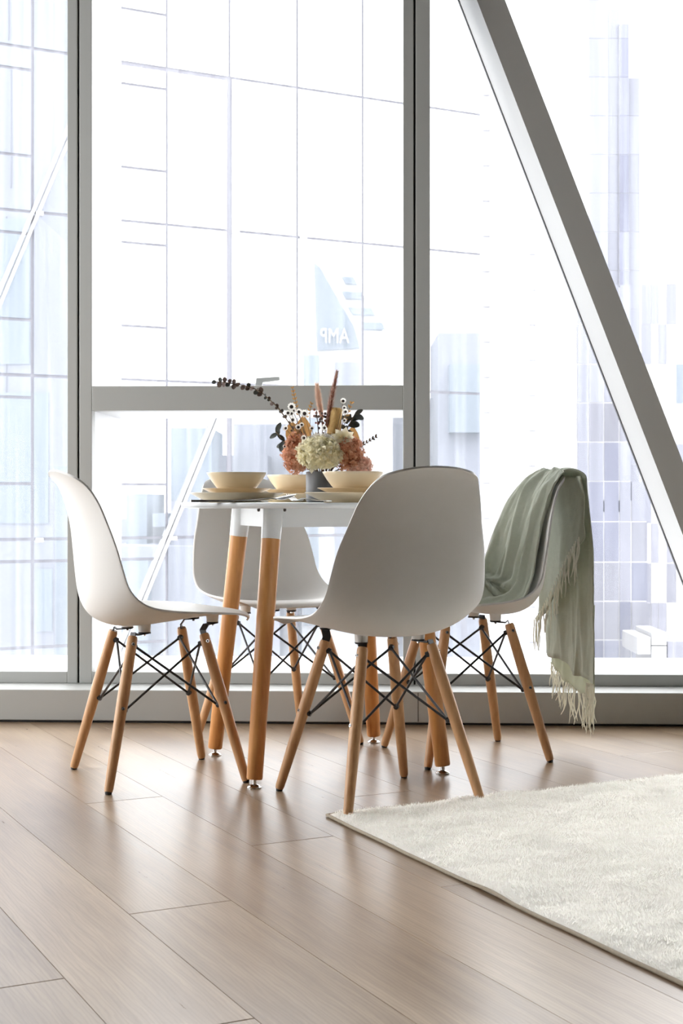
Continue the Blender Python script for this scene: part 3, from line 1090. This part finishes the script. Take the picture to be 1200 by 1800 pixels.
def knife(loc, ang, label):
    e_ = empty('knife', loc, ang)
    ribbon([(-0.115, 0.004), (-0.08, 0.004), (-0.02, 0.004), (0.0, 0.004)], [0.0085, 0.0075, 0.006, 0.006], 0.0028, 'handle', 'chrome', e_)
    ribbon([(0.0, 0.004), (0.03, 0.004), (0.07, 0.004), (0.092, 0.004), (0.103, 0.004)], [0.007, 0.009, 0.0095, 0.0075, 0.002], 0.0008, 'blade', 'chrome', e_)
    return tag(e_, label, 'knife', 'cutlery')


tz = TZ + 0.0002
knife((-0.285, 3.767, tz), math.radians(14), 'steel table knife lying along the front of the left plate')
spoon((-0.222, 3.742, tz), math.radians(16), 'steel spoon with its bowl tilted up beside the left plate')
fork((-0.085, 3.735, tz), math.radians(122), 'steel fork standing its tines up between the two front plates')

# ------------------------------------------------------------------ vase and dried flowers
VC = Vector((-0.052, 4.055))
vz = TZ
lathe('vase', [(0, 0.0), (0.045, 0.0), (0.0485, 0.003), (0.0495, 0.02), (0.0495, 0.085), (0.0485, 0.0875), (0.046, 0.0875), (0.0455, 0.08), (0.0455, 0.008), (0, 0.006)],
      'vase', None, seg=56, loc=(VC.x, VC.y, vz))
tag(bpy.data.objects['vase'], 'slate grey cylinder vase holding the dried flowers', 'vase')
VT = Vector((VC.x, VC.y, vz + 0.085))          # mouth
VB = Vector((VC.x, VC.y, vz + 0.020))
FG = 'dried flower arrangement'


def bez(a, b, c, n=12):
    return [a * (1 - t) ** 2 + b * 2 * t * (1 - t) + c * t * t for t in [i / (n - 1) for i in range(n)]]


def rootpt():
    a = random.uniform(0, 6.28); r = random.uniform(0.0, 0.028)
    return VB + Vector((math.cos(a) * r, math.sin(a) * r, 0))


def stem_part(parent, tip, r=0.0016, base=None, bend=None):
    base = base or rootpt()
    mouth = VT + Vector(((tip.x - VT.x) * 0.25, (tip.y - VT.y) * 0.25, 0.0))
    d2 = Vector((mouth.x - VT.x, mouth.y - VT.y))
    if d2.length > 0.034:
        d2 *= 0.034 / d2.length
        mouth.x, mouth.y = VT.x + d2.x, VT.y + d2.y
    pts = [base] + bez(mouth, bend or (mouth * 0.45 + tip * 0.55 + Vector((0, 0, 0.01))), tip, 8)
    return tube('stem', pts, [r] * len(pts), 'stem', parent, seg=6)


def petals_cluster(name, parent, c, rad, n, size, mat, loose=0.17, hemi=-0.55, squash=0.85, curl=0.4, core='rust', seed=1):
    """ball of small four-petalled florets"""
    rr = random.Random(seed)
    V, Fc = [], []
    for i in range(n):
        z = rr.uniform(hemi, 1)
        a = rr.uniform(0, 6.2832)
        q = math.sqrt(1 - z * z)
        d = Vector((q * math.cos(a), q * math.sin(a), z))
        d = Vector((d.x, d.y, d.z))
        p = c + Vector((d.x * rad[0], d.y * rad[1], d.z * rad[2])) * rr.uniform(0.97 - loose, 0.97 + loose)
        nd = (d + Vector((rr.uniform(-.5, .5), rr.uniform(-.5, .5), rr.uniform(-.4, .4)))).normalized()
        u, w = frame_of(nd)
        r0 = rr.uniform(0, 1.57)
        for k in range(4):
            ang = r0 + k * 1.5708
            e1 = u * math.cos(ang) + w * math.sin(ang)
            e2 = -u * math.sin(ang) + w * math.cos(ang)
            sz = size * rr.uniform(0.75, 1.2)
            b = len(V)
            V += [p, p + e1 * sz * 0.55 + e2 * sz * 0.42 + nd * sz * curl * 0.6, p + e1 * sz + nd * sz * curl * rr.uniform(0.2, 1.3), p + e1 * sz * 0.55 - e2 * sz * 0.42 + nd * sz * curl * 0.6]
            Fc += [(b, b + 1, b + 2), (b, b + 2, b + 3)]
    o = mk(name, V, Fc, mat, parent)
    o['kind'] = 'stuff'
    # core keeps light from passing straight through
    G = []
    for i in range(9):
        th = math.pi * i / 8
        G.append([c + Vector((rad[0] * .72 * math.sin(th) * math.cos(f_), rad[1] * .72 * math.sin(th) * math.sin(f_), rad[2] * .72 * math.cos(th))) for f_ in [2 * math.pi * k / 14 for k in range(15)]])
    V, Fc = grid_vf(G)
    mk('flower_core', V, Fc, core, parent, smooth=True)
    return o


def flower(name, label, cat):
    e_ = empty(name, (VC.x, VC.y, vz))
    e_.matrix_world = Matrix.Identity(4)
    return tag(e_, label, cat, FG)


# big heads
hd = flower('hydrangea_head', 'large cream frilled flower head at the front of the arrangement', 'flower')
c0 = P(562, 797, 3.985)
petals_cluster('petals', hd, c0, (0.054, 0.042, 0.038), 520, 0.0150, 'cream', hemi=-0.9, core='cream', seed=2)
stem_part(hd, c0, 0.002)
hd = flower('hydrangea_head', 'rust coloured dried hydrangea head on the left of the arrangement', 'flower')
c1_ = P(522, 797, 4.035)
petals_cluster('petals', hd, c1_, (0.036, 0.040, 0.048), 620, 0.0085, 'rust', loose=0.30, hemi=-0.95, core='rust', seed=3)
stem_part(hd, c1_, 0.002)
hd = flower('hydrangea_head', 'rust pink dried hydrangea head right of the cream flower', 'flower')
c2_ = P(610, 795, 4.02)
petals_cluster('petals', hd, c2_, (0.036, 0.040, 0.042), 560, 0.0085, 'rust', loose=0.30, hemi=-0.95, core='rust', seed=4)
stem_part(hd, c2_, 0.002)
hd = flower('hydrangea_head', 'small dusty pink dried head low at the right of the arrangement', 'flower')
c3_ = P(632, 818, 4.03)
petals_cluster('petals', hd, c3_, (0.028, 0.030, 0.020), 320, 0.0085, 'pink', loose=0.30, hemi=-0.95, core='pink', seed=5)
stem_part(hd, c3_, 0.002)
hd = flower('hydrangea_head', 'white papery flower cluster above the cream head', 'flower')
c4_ = P(572, 776, 4.04)
petals_cluster('petals', hd, c4_, (0.048, 0.034, 0.017), 170, 0.012, 'white_petal', hemi=-0.6, core='cream', seed=6)
stem_part(hd, c4_, 0.002)
hd = flower('paper_flower', 'open cream papery flower below the orange banksia', 'flower')
c5_ = P(603, 770, 4.00)
V, Fc = [], []
for ring, (rl, up, n) in enumerate(((0.034, 0.10, 9), (0.026, 0.35, 8), (0.016, 0.7, 6))):
    for k in range(n):
        a = 6.283 * k / n + ring * 0.4
        e1 = Vector((math.cos(a), -0.35 + 0.5 * math.sin(a), 0.6 * math.sin(a) + up * 0.6)).normalized()
        e2 = Vector((-math.sin(a), 0.2, math.cos(a))).normalized()
        b = len(V)
        V += [c5_, c5_ + e1 * rl * .6 + e2 * rl * .3, c5_ + e1 * rl, c5_ + e1 * rl * .6 - e2 * rl * .3]
        Fc += [(b, b + 1, b + 2), (b, b + 2, b + 3)]
mk('petals', V, Fc, 'cream', hd)['kind'] = 'stuff'
stem_part(hd, c5_, 0.002)

# banksia candle
bk_ = flower('banksia_candle', 'upright orange banksia candle in the arrangement', 'flower')
b0, b1 = P(586, 765, 4.06), P(590, 717, 4.06)
V, Fc = tube_vf([b0 + (b1 - b0) * q for q in (0, 0.05, 0.5, 0.93, 1.0)], [0.017, 0.0195, 0.0195, 0.019, 0.015], 20)
body = mk('flower_spike', V, Fc, 'banksia', bk_, smooth=True)
V, Fc = [], []
for i in range(900):
    q = random.random(); a = random.uniform(0, 6.283)
    u, w = frame_of(b1 - b0)
    d = u * math.cos(a) + w * math.sin(a)
    p = b0 + (b1 - b0) * q + d * 0.0185
    b = len(V)
    t_ = (b1 - b0).normalized().cross(d)
    V += [p + t_ * 0.0008, p - t_ * 0.0008, p + d * 0.0035 + (b1 - b0).normalized() * 0.0012]
    Fc.append((b, b + 1, b + 2))
mk('bristles', V, Fc, 'banksia', body)['kind'] = 'stuff'
stem_part(bk_, b0, 0.004)


# plumes
def plume(label, a, b, rad, core_mat, hair_mat, n, seed):
    rr = random.Random(seed)
    e_ = flower('grass_plume', label, 'dried grass')
    mid = (a + b) * 0.5 + Vector((-0.002, 0, 0))
    pts = bez(a, mid, b, 14)
    rad_ = [rad * (0.35 + 0.65 * math.sin(math.pi * min(1, 0.15 + 0.85 * i / 13) ** 1.1)) * (1 if i < 13 else 0.3) for i in range(14)]
    co = tube('plume_core', pts, [r * 0.6 for r in rad_], core_mat, e_, seg=10)
    V, Fc = [], []
    dirv = (b - a).normalized(); u, w = frame_of(dirv)
    for i in range(n):
        q = rr.random(); k = q * 13; i0 = min(int(k), 12); p = pts[i0].lerp(pts[i0 + 1], k - i0)
        an = rr.uniform(0, 6.283); d = u * math.cos(an) + w * math.sin(an)
        R = rad_[i0]
        t_ = dirv.cross(d)
        p0 = p + d * R * 0.4
        tip = p + d * R * rr.uniform(1.0, 1.7) + dirv * rr.uniform(0.006, 0.014)
        bq = len(V)
        V += [p0 + t_ * 0.0007, p0 - t_ * 0.0007, tip]
        Fc.append((bq, bq + 1, bq + 2))
    if core_mat == 'plume':
        k = len(Fc) * 7 // 10
        mk('plume_hair', V[:3 * k], Fc[:k], 'plume', co)['kind'] = 'stuff'
        mk('plume_fringe', V[3 * k:], [tuple(i - 3 * k for i in f) for f in Fc[k:]], hair_mat, co)['kind'] = 'stuff'
    else:
        mk('plume_hair', V, Fc, hair_mat, co)['kind'] = 'stuff'
    stem_part(e_, a, 0.0015)


plume('tall mauve brown grass plume leaning right above the banksia', P(573, 752, 4.05), P(592, 655, 4.05), 0.0095, 'plume', 'plume_hair', 1300, 1)
plume('short pale grass plume beside the mauve plume', P(566, 738, 4.07), P(557, 677, 4.07), 0.0095, 'pink', 'plume_hair', 1400, 2)


# leaves
def leaf_mesh(name, L_, W_, fold=0.25, bend=0.3, rounded=1.0, n=7):
    G = []
    for i in range(n):
        t = i / (n - 1)
        w = W_ * (math.sin(math.pi * (0.04 + 0.92 * t)) ** (0.6 if rounded > 0.5 else 1.0))
        row = []
        for j in (-1, -0.5, 0, 0.5, 1):
            row.append((L_ * t, w * j, abs(j) * w * fold - bend * L_ * t * t))
        G.append(row)
    V, Fc = grid_vf(G)
    me = bpy.data.meshes.new(name)
    me.from_pydata(V, [], Fc)
    me.polygons.foreach_set('use_smooth', [True] * len(me.polygons))
    return me


ME_ROUND = leaf_mesh('leaf', 0.0175, 0.0078, 0.15, 0.1)
ME_ROUND.materials.append(M['euc_brown'])
ME_ROUND2 = ME_ROUND.copy(); ME_ROUND2.materials.clear(); ME_ROUND2.materials.append(M['euc'])
ME_OVAL = leaf_mesh('leaf', 0.032, 0.0085, 0.2, 0.2)
ME_OVAL.materials.append(M['euc'])
ME_DRY = leaf_mesh('leaf', 0.075, 0.022, 0.25, 0.15, 0.3)
ME_DRY.materials.append(M['dry_leaf'])
ME_TINY = leaf_mesh('leaf', 0.0085, 0.0022, 0.2, 0.1)
ME_TINY.materials.append(M['dry_leaf'])
ME_TINYG = ME_TINY.copy(); ME_TINYG.materials.clear(); ME_TINYG.materials.append(M['stem'])


def put_leaf(me, parent, p, d, up=Vector((0, -0.6, 0.8)), scale=1.0):
    d = d.normalized(); y = up.cross(d)
    if y.length < 1e-3: y = Vector((0, 1, 0)).cross(d)
    y.normalize(); z = d.cross(y)
    o = bpy.data.objects.new('leaf', me)
    mt = Matrix.Identity(4)
    for r in range(3):
        mt[r][0] = d[r] * scale; mt[r][1] = y[r] * scale; mt[r][2] = z[r] * scale; mt[r][3] = p[r]
    link(o, parent)
    o.matrix_world = mt
    return o


# long eucalyptus branch reaching left
eb = flower('eucalyptus_branch', 'long eucalyptus branch with dark round leaves reaching out to the left', 'branch')
pl = [P(x, y, z) for x, y, z in ((530, 790, 4.05), (515, 755, 4.06), (502, 735, 4.06), (488, 716, 4.05), (474, 703, 4.04), (460, 690, 4.03), (446, 683, 4.02), (430, 678, 4.0), (412, 675, 3.99), (395, 672, 3.98), (380, 671, 3.97))]
tube('stem', [VB, VT + Vector((-0.02, 0, 0))] + pl, [0.002] * 6 + [0.0014] * 7, 'stem', eb, seg=6)
rr = random.Random(5)
for i in range(1, len(pl) - 1):
    for kq in (0.0, 0.5):
        p = pl[i].lerp(pl[i + 1], kq)
        dirv = (pl[i + 1] - pl[i]).normalized()
        big = 1.0 if i > 4 else 0.72
        for sg_ in (-1, 1):
            side = Vector((0, 0, 1)).cross(dirv) if rr.random() < 0.35 else Vector((0.2, 0, 1))
            d = (dirv * rr.uniform(0.0, 0.8) + side * sg_ * rr.uniform(0.5, 1.0) + Vector((0, rr.uniform(-.4, .4), 0)))
            put_leaf(ME_ROUND if rr.random() < 0.6 else ME_ROUND2, eb, p, d, Vector((rr.uniform(-.5, .5), -1, rr.uniform(-.4, .4))), big * rr.uniform(0.65, 0.95))
put_leaf(ME_ROUND2, eb, pl[-1], Vector((-1, 0, -0.1)), Vector((0, -1, 0.2)), 0.75)

# dark eucalyptus sprigs
for lab, base, tip, spots in (
    ('dark green eucalyptus sprig at the right above the banksia', (598, 770, 4.08), (625, 726, 4.08),
     [((608, 752), (-14, -4)), ((612, 748), (26, -2)), ((616, 742), (24, 6)), ((616, 738), (26, -8)), ((622, 730), (18, 5)), ((618, 735), (-16, -6)), ((606, 757), (20, 8)), ((610, 745), (-10, -20)), ((624, 728), (10, -6)), ((604, 762), (8, -18)), ((612, 742), (4, -18))]),
    ('dark green eucalyptus sprig poking out low on the left', (520, 800, 4.03), (484, 758, 4.02),
     [((500, 775), (-14, -14)), ((498, 775), (-5, 16)), ((490, 764), (-4, -14)), ((488, 762), (-10, 5)), ((502, 780), (-16, 5)), ((486, 758), (6, -12))]),
):
    e_ = flower('eucalyptus_sprig', lab, 'branch')
    a, b = P(*base), P(*tip)
    stem_part(e_, b, 0.0016, bend=a)
    for (lx, ly), (dx, dy) in spots:
        p = P(lx, ly, base[2] + random.uniform(-0.01, 0.005))
        put_leaf(ME_OVAL, e_, p, Vector((dx, random.uniform(-8, 8), -dy)), Vector((random.uniform(-.3, .3), -1, 0.3)), random.uniform(0.75, 1.05))

# broad dry brown leaves
for lab, items in (('broad dry brown leaf standing at the left of the arrangement', [((520, 790), (-9, 62))]),
                   ('broad dry brown leaf standing behind the white daisies', [((532, 782), (2, 60))]),
                   ('broad dry brown leaf standing at the right behind the pink head', [((612, 800), (12, 60))])):
    e_ = flower('dry_leaf', lab, 'leaf')
    (lx, ly), (dx, dz) = items[0]
    p = P(lx, ly, 4.075)
    put_leaf(ME_DRY, e_, p, Vector((dx, 4, dz)), Vector((0.2, -1, 0.1)), 1.12)
    stem_part(e_, p, 0.002)

# rusty fern sprigs and small grass sprig
for lab, root_, tip, mt_, n in (('rusty fern sprig rising behind the left daisies', (528, 745), (514, 683), ME_TINY, 15),
                                ('rusty fern sprig between the daisies and the plumes', (536, 742), (548, 708), ME_TINY, 10),
                                ('rusty fern sprig at the upper right', (603, 750), (618, 706), ME_TINY, 10),
                                ('thin brown sprig poking out at the right', (622, 790), (662, 767), ME_TINYG, 12)):
    e_ = flower('fern_sprig', lab, 'dried grass')
    a, b = P(root_[0], root_[1], 4.07), P(tip[0], tip[1], 4.06)
    stem_part(e_, b, 0.0009, bend=a)
    dv = (b - a).normalized()
    for i in range(0, n, 2):
        q = 0.25 + 0.75 * i / (n - 1)
        for sg_ in (-1, 1):
            side = Vector((dv.z, 0, -dv.x)) * sg_
            put_leaf(mt_, e_, a.lerp(b, q), dv * 0.9 + side * 0.7 + Vector((0, random.uniform(-.3, .3), 0)), Vector((0, -1, 0.2)), random.uniform(0.8, 1.25))

# small white daisies with dark centres
DAISY = [((512, 715), 8), ((515, 722), 6.5), ((506, 726), 6), ((512, 727), 6), ((525, 724), 6.5), ((535, 727), 8), ((514, 738), 6.5), ((502, 753), 5.5), ((524, 751), 6), ((603, 705), 6), ((605, 717), 5), ((607, 724), 6), ((605, 739), 4.5),
         ((548, 753), 5), ((570, 752), 6), ((556, 779), 6.5), ((574, 780), 6.5), ((534, 770), 6), ((530, 747), 5), ((500, 785), 4), ((545, 775), 5)]
DAISY_LABEL = [
    'large topmost white daisy with a dark centre in the left cluster', 'white daisy just under the topmost one in the left cluster',
    'leftmost white daisy in the tight upper left cluster', 'white daisy at the foot of the tight upper left cluster',
    'white daisy between the left cluster and the large right-leaning one', 'largest white daisy right of the upper left cluster',
    'single white daisy in front of the broad brown leaf', 'small white daisy at the left edge of the brown leaf, low down',
    'white daisy above the rust flower head on the left', 'topmost white daisy on the right, standing clear above the banksia',
    'second white daisy from the top right of the banksia', 'third white daisy from the top right of the banksia',
    'lowest and smallest white daisy right of the banksia', 'white daisy at the foot of the pale plume',
    'white daisy against the foot of the mauve plume', 'left white daisy on the top edge of the cream head',
    'right white daisy on the top edge of the cream head', 'white daisy between the rust and cream heads',
    'white daisy beside the brown leaf, just above the rust head', 'tiny white daisy poking out low on the far left',
    'small white daisy at the upper left of the cream head']
for i, ((px, py), sz) in enumerate(DAISY):
    e_ = empty('daisy')
    tag(e_, DAISY_LABEL[i], 'flower', 'small white daisies in the arrangement')
    Z = 4.0 + 0.02 * math.sin(i * 2.1)
    c = P(px, py, Z)
    tn = Vector((random.uniform(-.5, .5), -1, random.uniform(-.2, .6))).normalized()
    u, w = frame_of(tn)
    R = sz * Z / F * 0.95
    V, Fc = [], []
    for k in range(10):
        a = 6.2832 * k / 10
        e1 = u * math.cos(a) + w * math.sin(a); e2 = -u * math.sin(a) + w * math.cos(a)
        b = len(V)
        V += [c + e1 * R * .3, c + e1 * R * .75 + e2 * R * .28 + tn * R * .25, c + e1 * R + tn * R * .35, c + e1 * R * .75 - e2 * R * .28 + tn * R * .25]
        Fc.append((b, b + 1, b + 2, b + 3))
    mk('petals', V, Fc, 'white_petal', e_)
    V, Fc = tube_vf([c - tn * R * .1, c + tn * R * .18, c + tn * R * .3], [R * .46, R * .42, R * .15], 12)
    mk('flower_centre', V, Fc, 'dark_eye', e_, smooth=True)
    tip = c - tn * 0.002
    stem_part(e_, tip, 0.0008)
# dark berries between the plumes
be = flower('berry_sprig', 'sprig of dark purple berries beside the plumes', 'branch')
bt = P(556, 722, 4.05)
stem_part(be, bt, 0.0015)
for i in range(26):
    p = P(random.uniform(552, 572), random.uniform(718, 762), 4.05 + random.uniform(-0.02, 0.02))
    G = []
    r = random.uniform(0.0028, 0.0045)
    for a in range(6):
        th = math.pi * a / 5
        G.append([p + Vector((r * math.sin(th) * math.cos(f_), r * math.sin(th) * math.sin(f_), r * math.cos(th))) for f_ in [2 * math.pi * k / 8 for k in range(9)]])
    V, Fc = grid_vf(G)
    mk('berry', V, Fc, 'euc_brown' if i % 3 else 'plume', be, smooth=True)

# ------------------------------------------------------------------ rug
RC = Vector((-0.036, 3.372))
ra = Vector((0.893, 0.450)).normalized()      # along the far edge
rbv = Vector((0.430, -0.903)).normalized()    # along the left edge, toward the viewer
rug = empty('rug', (RC.x, RC.y, 0))
tag(rug, 'thick cream shag rug with a tan bound edge in the right foreground', 'rug')
LA, LB = 1.75, 2.30


def rug_h(a, b):
    w = 0.004 * noise.noise(Vector((a * 5, b * 5, 0.3))) + 0.0045 * noise.noise(Vector((a * 13, b * 13, 4.1))) + 0.003 * noise.noise(Vector((a * 45, b * 45, 1.1)))
    bump_ = 0.008 * math.exp(-(((b - 0.74) / 0.07) ** 2) - (a / 0.12) ** 2)
    bump_ += 0.006 * math.exp(-(((b - 0.02) / 0.08) ** 2) - ((a - 0.44) / 0.1) ** 2)
    edge = min(1.0, min(a, b, LA - a, LB - b) / 0.02)
    return 0.0085 * max(0, edge) ** 0.5 + (w + bump_) * min(1.0, edge) + 0.003


na, nb = 150, 196
G = []
for i in range(na + 1):
    row = []
    for j in range(nb + 1):
        a, b = LA * i / na, LB * j / nb
        wob = 0.004 * noise.noise(Vector((b * 6, 1.7, 0)))
        q = ra * (a + wob * (1 - i / na)) + rbv * (b + 0.004 * noise.noise(Vector((a * 6, 8.7, 0))) * (1 - j / nb))
        row.append((q.x, q.y, rug_h(a, b)))
    G.append(row)
V, Fc = grid_vf(G)
base = mk('rug_base', V, Fc, 'rug_base', rug, smooth=True)
# pile
NB = 210000
Aa = rng.uniform(0.004, LA - 0.004, NB); Bb_ = rng.uniform(0.004, LB - 0.004, NB)
ii = np.clip((Aa / LA * na), 0, na - 1e-6); jj = np.clip((Bb_ / LB * nb), 0, nb - 1e-6)
Gz = np.array([[p[2] for p in row] for row in G])
i0, j0 = ii.astype(int), jj.astype(int); fi, fj = ii - i0, jj - j0
Zb = Gz[i0, j0] * (1 - fi) * (1 - fj) + Gz[i0 + 1, j0] * fi * (1 - fj) + Gz[i0, j0 + 1] * (1 - fi) * fj + Gz[i0 + 1, j0 + 1] * fi * fj
Px = ra.x * Aa + rbv.x * Bb_; Py = ra.y * Aa + rbv.y * Bb_
sw = np.array([noise.noise(Vector((x, y, 9.1))) for x, y in zip((np.linspace(0, 1, 400) * 0 + 0), np.linspace(0, 1, 400))])
# swirl field from a few sines keeps neighbouring tufts leaning together
ang = 3.0 * np.sin(Px * 9 + 2 * np.sin(Py * 7)) + 2.4 * np.sin(Py * 11 + 1.3 * np.sin(Px * 13)) + rng.normal(0, 0.7, NB)
lean = np.abs(rng.normal(0.0050, 0.0028, NB)) * (0.6 + 0.6 * (0.5 + 0.5 * np.sin(Px * 17 + Py * 5)))
hh = rng.uniform(0.0035, 0.0085, NB)
rot = rng.uniform(0, np.pi, NB); wd = rng.uniform(0.0008, 0.0016, NB)
verts = np.zeros((NB, 3, 3))
verts[:, 0] = np.stack([Px + np.cos(rot) * wd, Py + np.sin(rot) * wd, Zb - 0.002], 1)
verts[:, 1] = np.stack([Px - np.cos(rot) * wd, Py - np.sin(rot) * wd, Zb - 0.002], 1)
verts[:, 2] = np.stack([Px + np.cos(ang) * lean, Py + np.sin(ang) * lean, Zb + hh], 1)
me = bpy.data.meshes.new('pile')
me.vertices.add(NB * 3); me.vertices.foreach_set('co', verts.reshape(-1))
me.loops.add(NB * 3); me.loops.foreach_set('vertex_index', np.arange(NB * 3, dtype=np.int32))
me.polygons.add(NB); me.polygons.foreach_set('loop_start', np.arange(0, NB * 3, 3, dtype=np.int32))
me.update(); me.validate()
me.materials.append(M['rug'])
pile = bpy.data.objects.new('pile', me); link(pile, rug); pile['kind'] = 'stuff'
# bound edge
loop = []
for b in np.linspace(0, LB, 90):
    w_ = 0.004 * noise.noise(Vector((b * 6, 1.7, 0)))
    loop.append(ra * w_ + rbv * b)
for a in np.linspace(0, LA, 60)[1:]:
    loop.insert(0, ra * a + rbv * (0.004 * noise.noise(Vector((a * 6, 8.7, 0)))))
tube('bound_edge', [(q.x, q.y, 0.0045 + (0.0035 * math.exp(-((q.dot(rbv) - 0.74) / 0.06) ** 2) if abs(q.dot(ra)) < 0.02 else 0)) for q in loop], 0.0038, 'rug_edge', rug, seg=8)

# ------------------------------------------------------------------ throw over the right chair
throw = empty('throw_blanket', CH[3][0], CH[3][1] - math.pi / 2)
tag(throw, 'sage green fringed wool throw draped over the right chair', 'blanket')


def lerp(a, b, t): return a + (b - a) * t


def smooth01(t): return t * t * (3 - 2 * t)


def fold(j, v, amp):
    # fan of creases converging near the top
    def ridge(x): return (1 - abs(math.sin(x))) ** 1.4
    c = ridge(j * 7.5 + 0.9 * math.sin(v * 3.1) + 0.4) * 1.0 + ridge(j * 13 + 2 + v * 2.2) * 0.55
    c += 0.35 * noise.noise(Vector((j * 9, v * 5, 2.0))) + 0.22 * noise.noise(Vector((j * 22, v * 14, 7.0)))
    return amp * (c - 0.55)


NJ = 91
rowsG = []
# front sheet: from seat up to the ridge
for i in range(46):
    v = i / 45                    # 0 at the seat, 1 at the ridge
    s = lerp(4.6, 15.0, v ** 0.92)
    row = []
    for j in range(NJ):
        q = j / (NJ - 1)          # 0 = near edge (toward viewer), 1 = far edge
        tn_ = lerp(-0.10, -0.96, smooth01(min(1, v * 1.12)))
        tf_ = lerp(0.98, 0.80, v)
        t = lerp(tn_, tf_, q)
        t = max(-1, min(1, t))
        p = shell_pt(s, t); n_ = shell_n(s, t) * NSIGN
        amp = 0.0125 * (0.55 + 0.9 * math.sin(math.pi * min(1, v * 1.0)) + 0.25)
        d = 0.014 + amp * 0.55 + fold(q, v, amp)
        d += 0.02 * math.exp(-((v - 0.12) / 0.12) ** 2) * smooth01(q)
        if v < 0.34 and q > 0.30:   # crumple resting on the seat
            cr = math.sin(math.pi * min(1, v / 0.34) ** 0.6) * smooth01(min(1, (q - 0.30) / 0.35))
            d += 0.050 * cr + 0.022 * cr * math.sin(v * 75 + q * 7 + 2 * noise.noise(Vector((q * 6, v * 6, 1)))) + 0.03 * cr * noise.noise(Vector((q * 12, v * 20, 5)))
        d = max(d, 0.006)
        row.append(p + n_ * d)
    rowsG.append(row)
# over the ridge
last = rowsG[-1]


def back_target(q, v, off):
    """hanging sheet behind the chair; q 0 near .. 1 far, v 0 ridge .. 1 hem"""
    x = lerp(-0.132, 0.190, q) + 0.012 * v * math.sin(q * 9)
    y = -0.318 - off - 0.022 * smooth01(min(1, v * 2.5)) + fold(q, v, 0.010) * (0.3 + 0.7 * v)
    return x, y


for i in range(1, 9):
    a = i / 8
    row = []
    for j in range(NJ):
        q = j / (NJ - 1)
        p = last[j]
        x, y = back_target(q, 0.0, 0.012)
        ang_ = math.pi * a
        top = 0.008 + 0.004 * math.sin(q * 17) + max(0, 0.858 - p.z) * 0.35
        yy = lerp(p.y, y, (1 - math.cos(ang_)) / 2)
        zz = lerp(p.z, 0.815, a) + math.sin(ang_) * top
        row.append(Vector((lerp(p.x, x, smooth01(a)), yy, zz)))
    rowsG.append(row)
zb0 = [r.z for r in rowsG[-1]]
hem2 = lambda q: lerp(0.205, 0.275, q) + 0.008 * math.sin(q * 12)
for i in range(1, 33):
    v = i / 32
    row = []
    for j in range(NJ):
        q = j / (NJ - 1)
        x, y = back_target(q, v, 0.012)
        row.append(Vector((x, y, lerp(zb0[j], hem2(q), v))))
    rowsG.append(row)
V, Fc = grid_vf(rowsG)
cl = mk('cloth', V, Fc, 'throw', throw, smooth=True)
md = cl.modifiers.new('thickness', 'SOLIDIFY'); md.thickness = 0.0032; md.offset = 0
# folded-over inner layer with a slanting fringed hem
hem1 = lambda q: lerp(0.640, 0.375, smooth01(q) * 0.35 + q * 0.65)
G2 = []
for i in range(28):
    v = i / 27
    row = []
    for j in range(41):
        q = j / 40
        x = lerp(-0.142, 0.165, q)
        y = -0.306 - 0.012 * smooth01(min(1, v * 3)) + fold(q + 0.2, v, 0.006) * v
        row.append(Vector((x, y, lerp(0.822, hem1(q), v))))
    G2.append(row)
V, Fc = grid_vf(G2)
cl2 = mk('folded_layer', V, Fc, 'throw', throw, smooth=True)
md = cl2.modifiers.new('thickness', 'SOLIDIFY'); md.thickness = 0.0032; md.offset = 0
# pale under layer showing below
hem3 = lambda q: lerp(0.165, 0.235, q) - 0.02 * math.sin(q * math.pi)
G3 = []
for i in range(16):
    v = i / 15
    row = []
    for j in range(33):
        q = j / 32
        x = lerp(-0.096, 0.196, q)
        y = -0.372 + fold(q + 0.5, v, 0.007)
        row.append(Vector((x, y, lerp(0.44, hem3(q), v))))
    G3.append(row)
V, Fc = grid_vf(G3)
M['throw_pale'] = translucent('pale_sage_wool', (0.60, 0.62, 0.50), rough=0.92, amount=0.4, var=0.08, scale=60, weave=True)
cl3 = mk('under_layer', V, Fc, 'throw_pale', throw, smooth=True)
md = cl3.modifiers.new('thickness', 'SOLIDIFY'); md.thickness = 0.002; md.offset = 0


def strand(p, L_, sway, seed):
    rr = random.Random(seed)
    pts = [p]
    n = 7
    ax, ay = rr.uniform(-1, 1), rr.uniform(-1, 1)
    ph = rr.uniform(0, 6)
    for i in range(1, n):
        t = i / (n - 1)
        pts.append(p + Vector((sway * (ax * t * t + 0.35 * math.sin(ph + 5 * t)), 0.6 * sway * (ay * t * t), -L_ * t)))
    tube('fringe_strand', pts, [0.0022, 0.0019, 0.0022, 0.0018, 0.0021, 0.0016, 0.0009], 'fringe', throw, seg=6)


sd = 0
for k in range(30):                               # upper slanted fringe
    q = k / 29
    p = Vector((lerp(-0.142, 0.165, q), -0.300, hem1(q) + 0.004))
    strand(p, random.uniform(0.085, 0.125), 0.018, sd); sd += 1
for k in range(34):                               # lower hem fringe
    q = k / 33
    p = Vector((lerp(-0.100, 0.196, q), -0.372, hem3(q) + 0.004))
    strand(p, random.uniform(0.075, 0.115), 0.028, 100 + sd); sd += 1
for k in range(16):                               # long tassels at the near corner
    q = k / 15
    p = Vector((lerp(-0.134, -0.095, q), -0.350, hem2(0) + 0.006))
    strand(p, random.uniform(0.11, 0.165), 0.022, 200 + sd); sd += 1

bpy.context.view_layer.update()
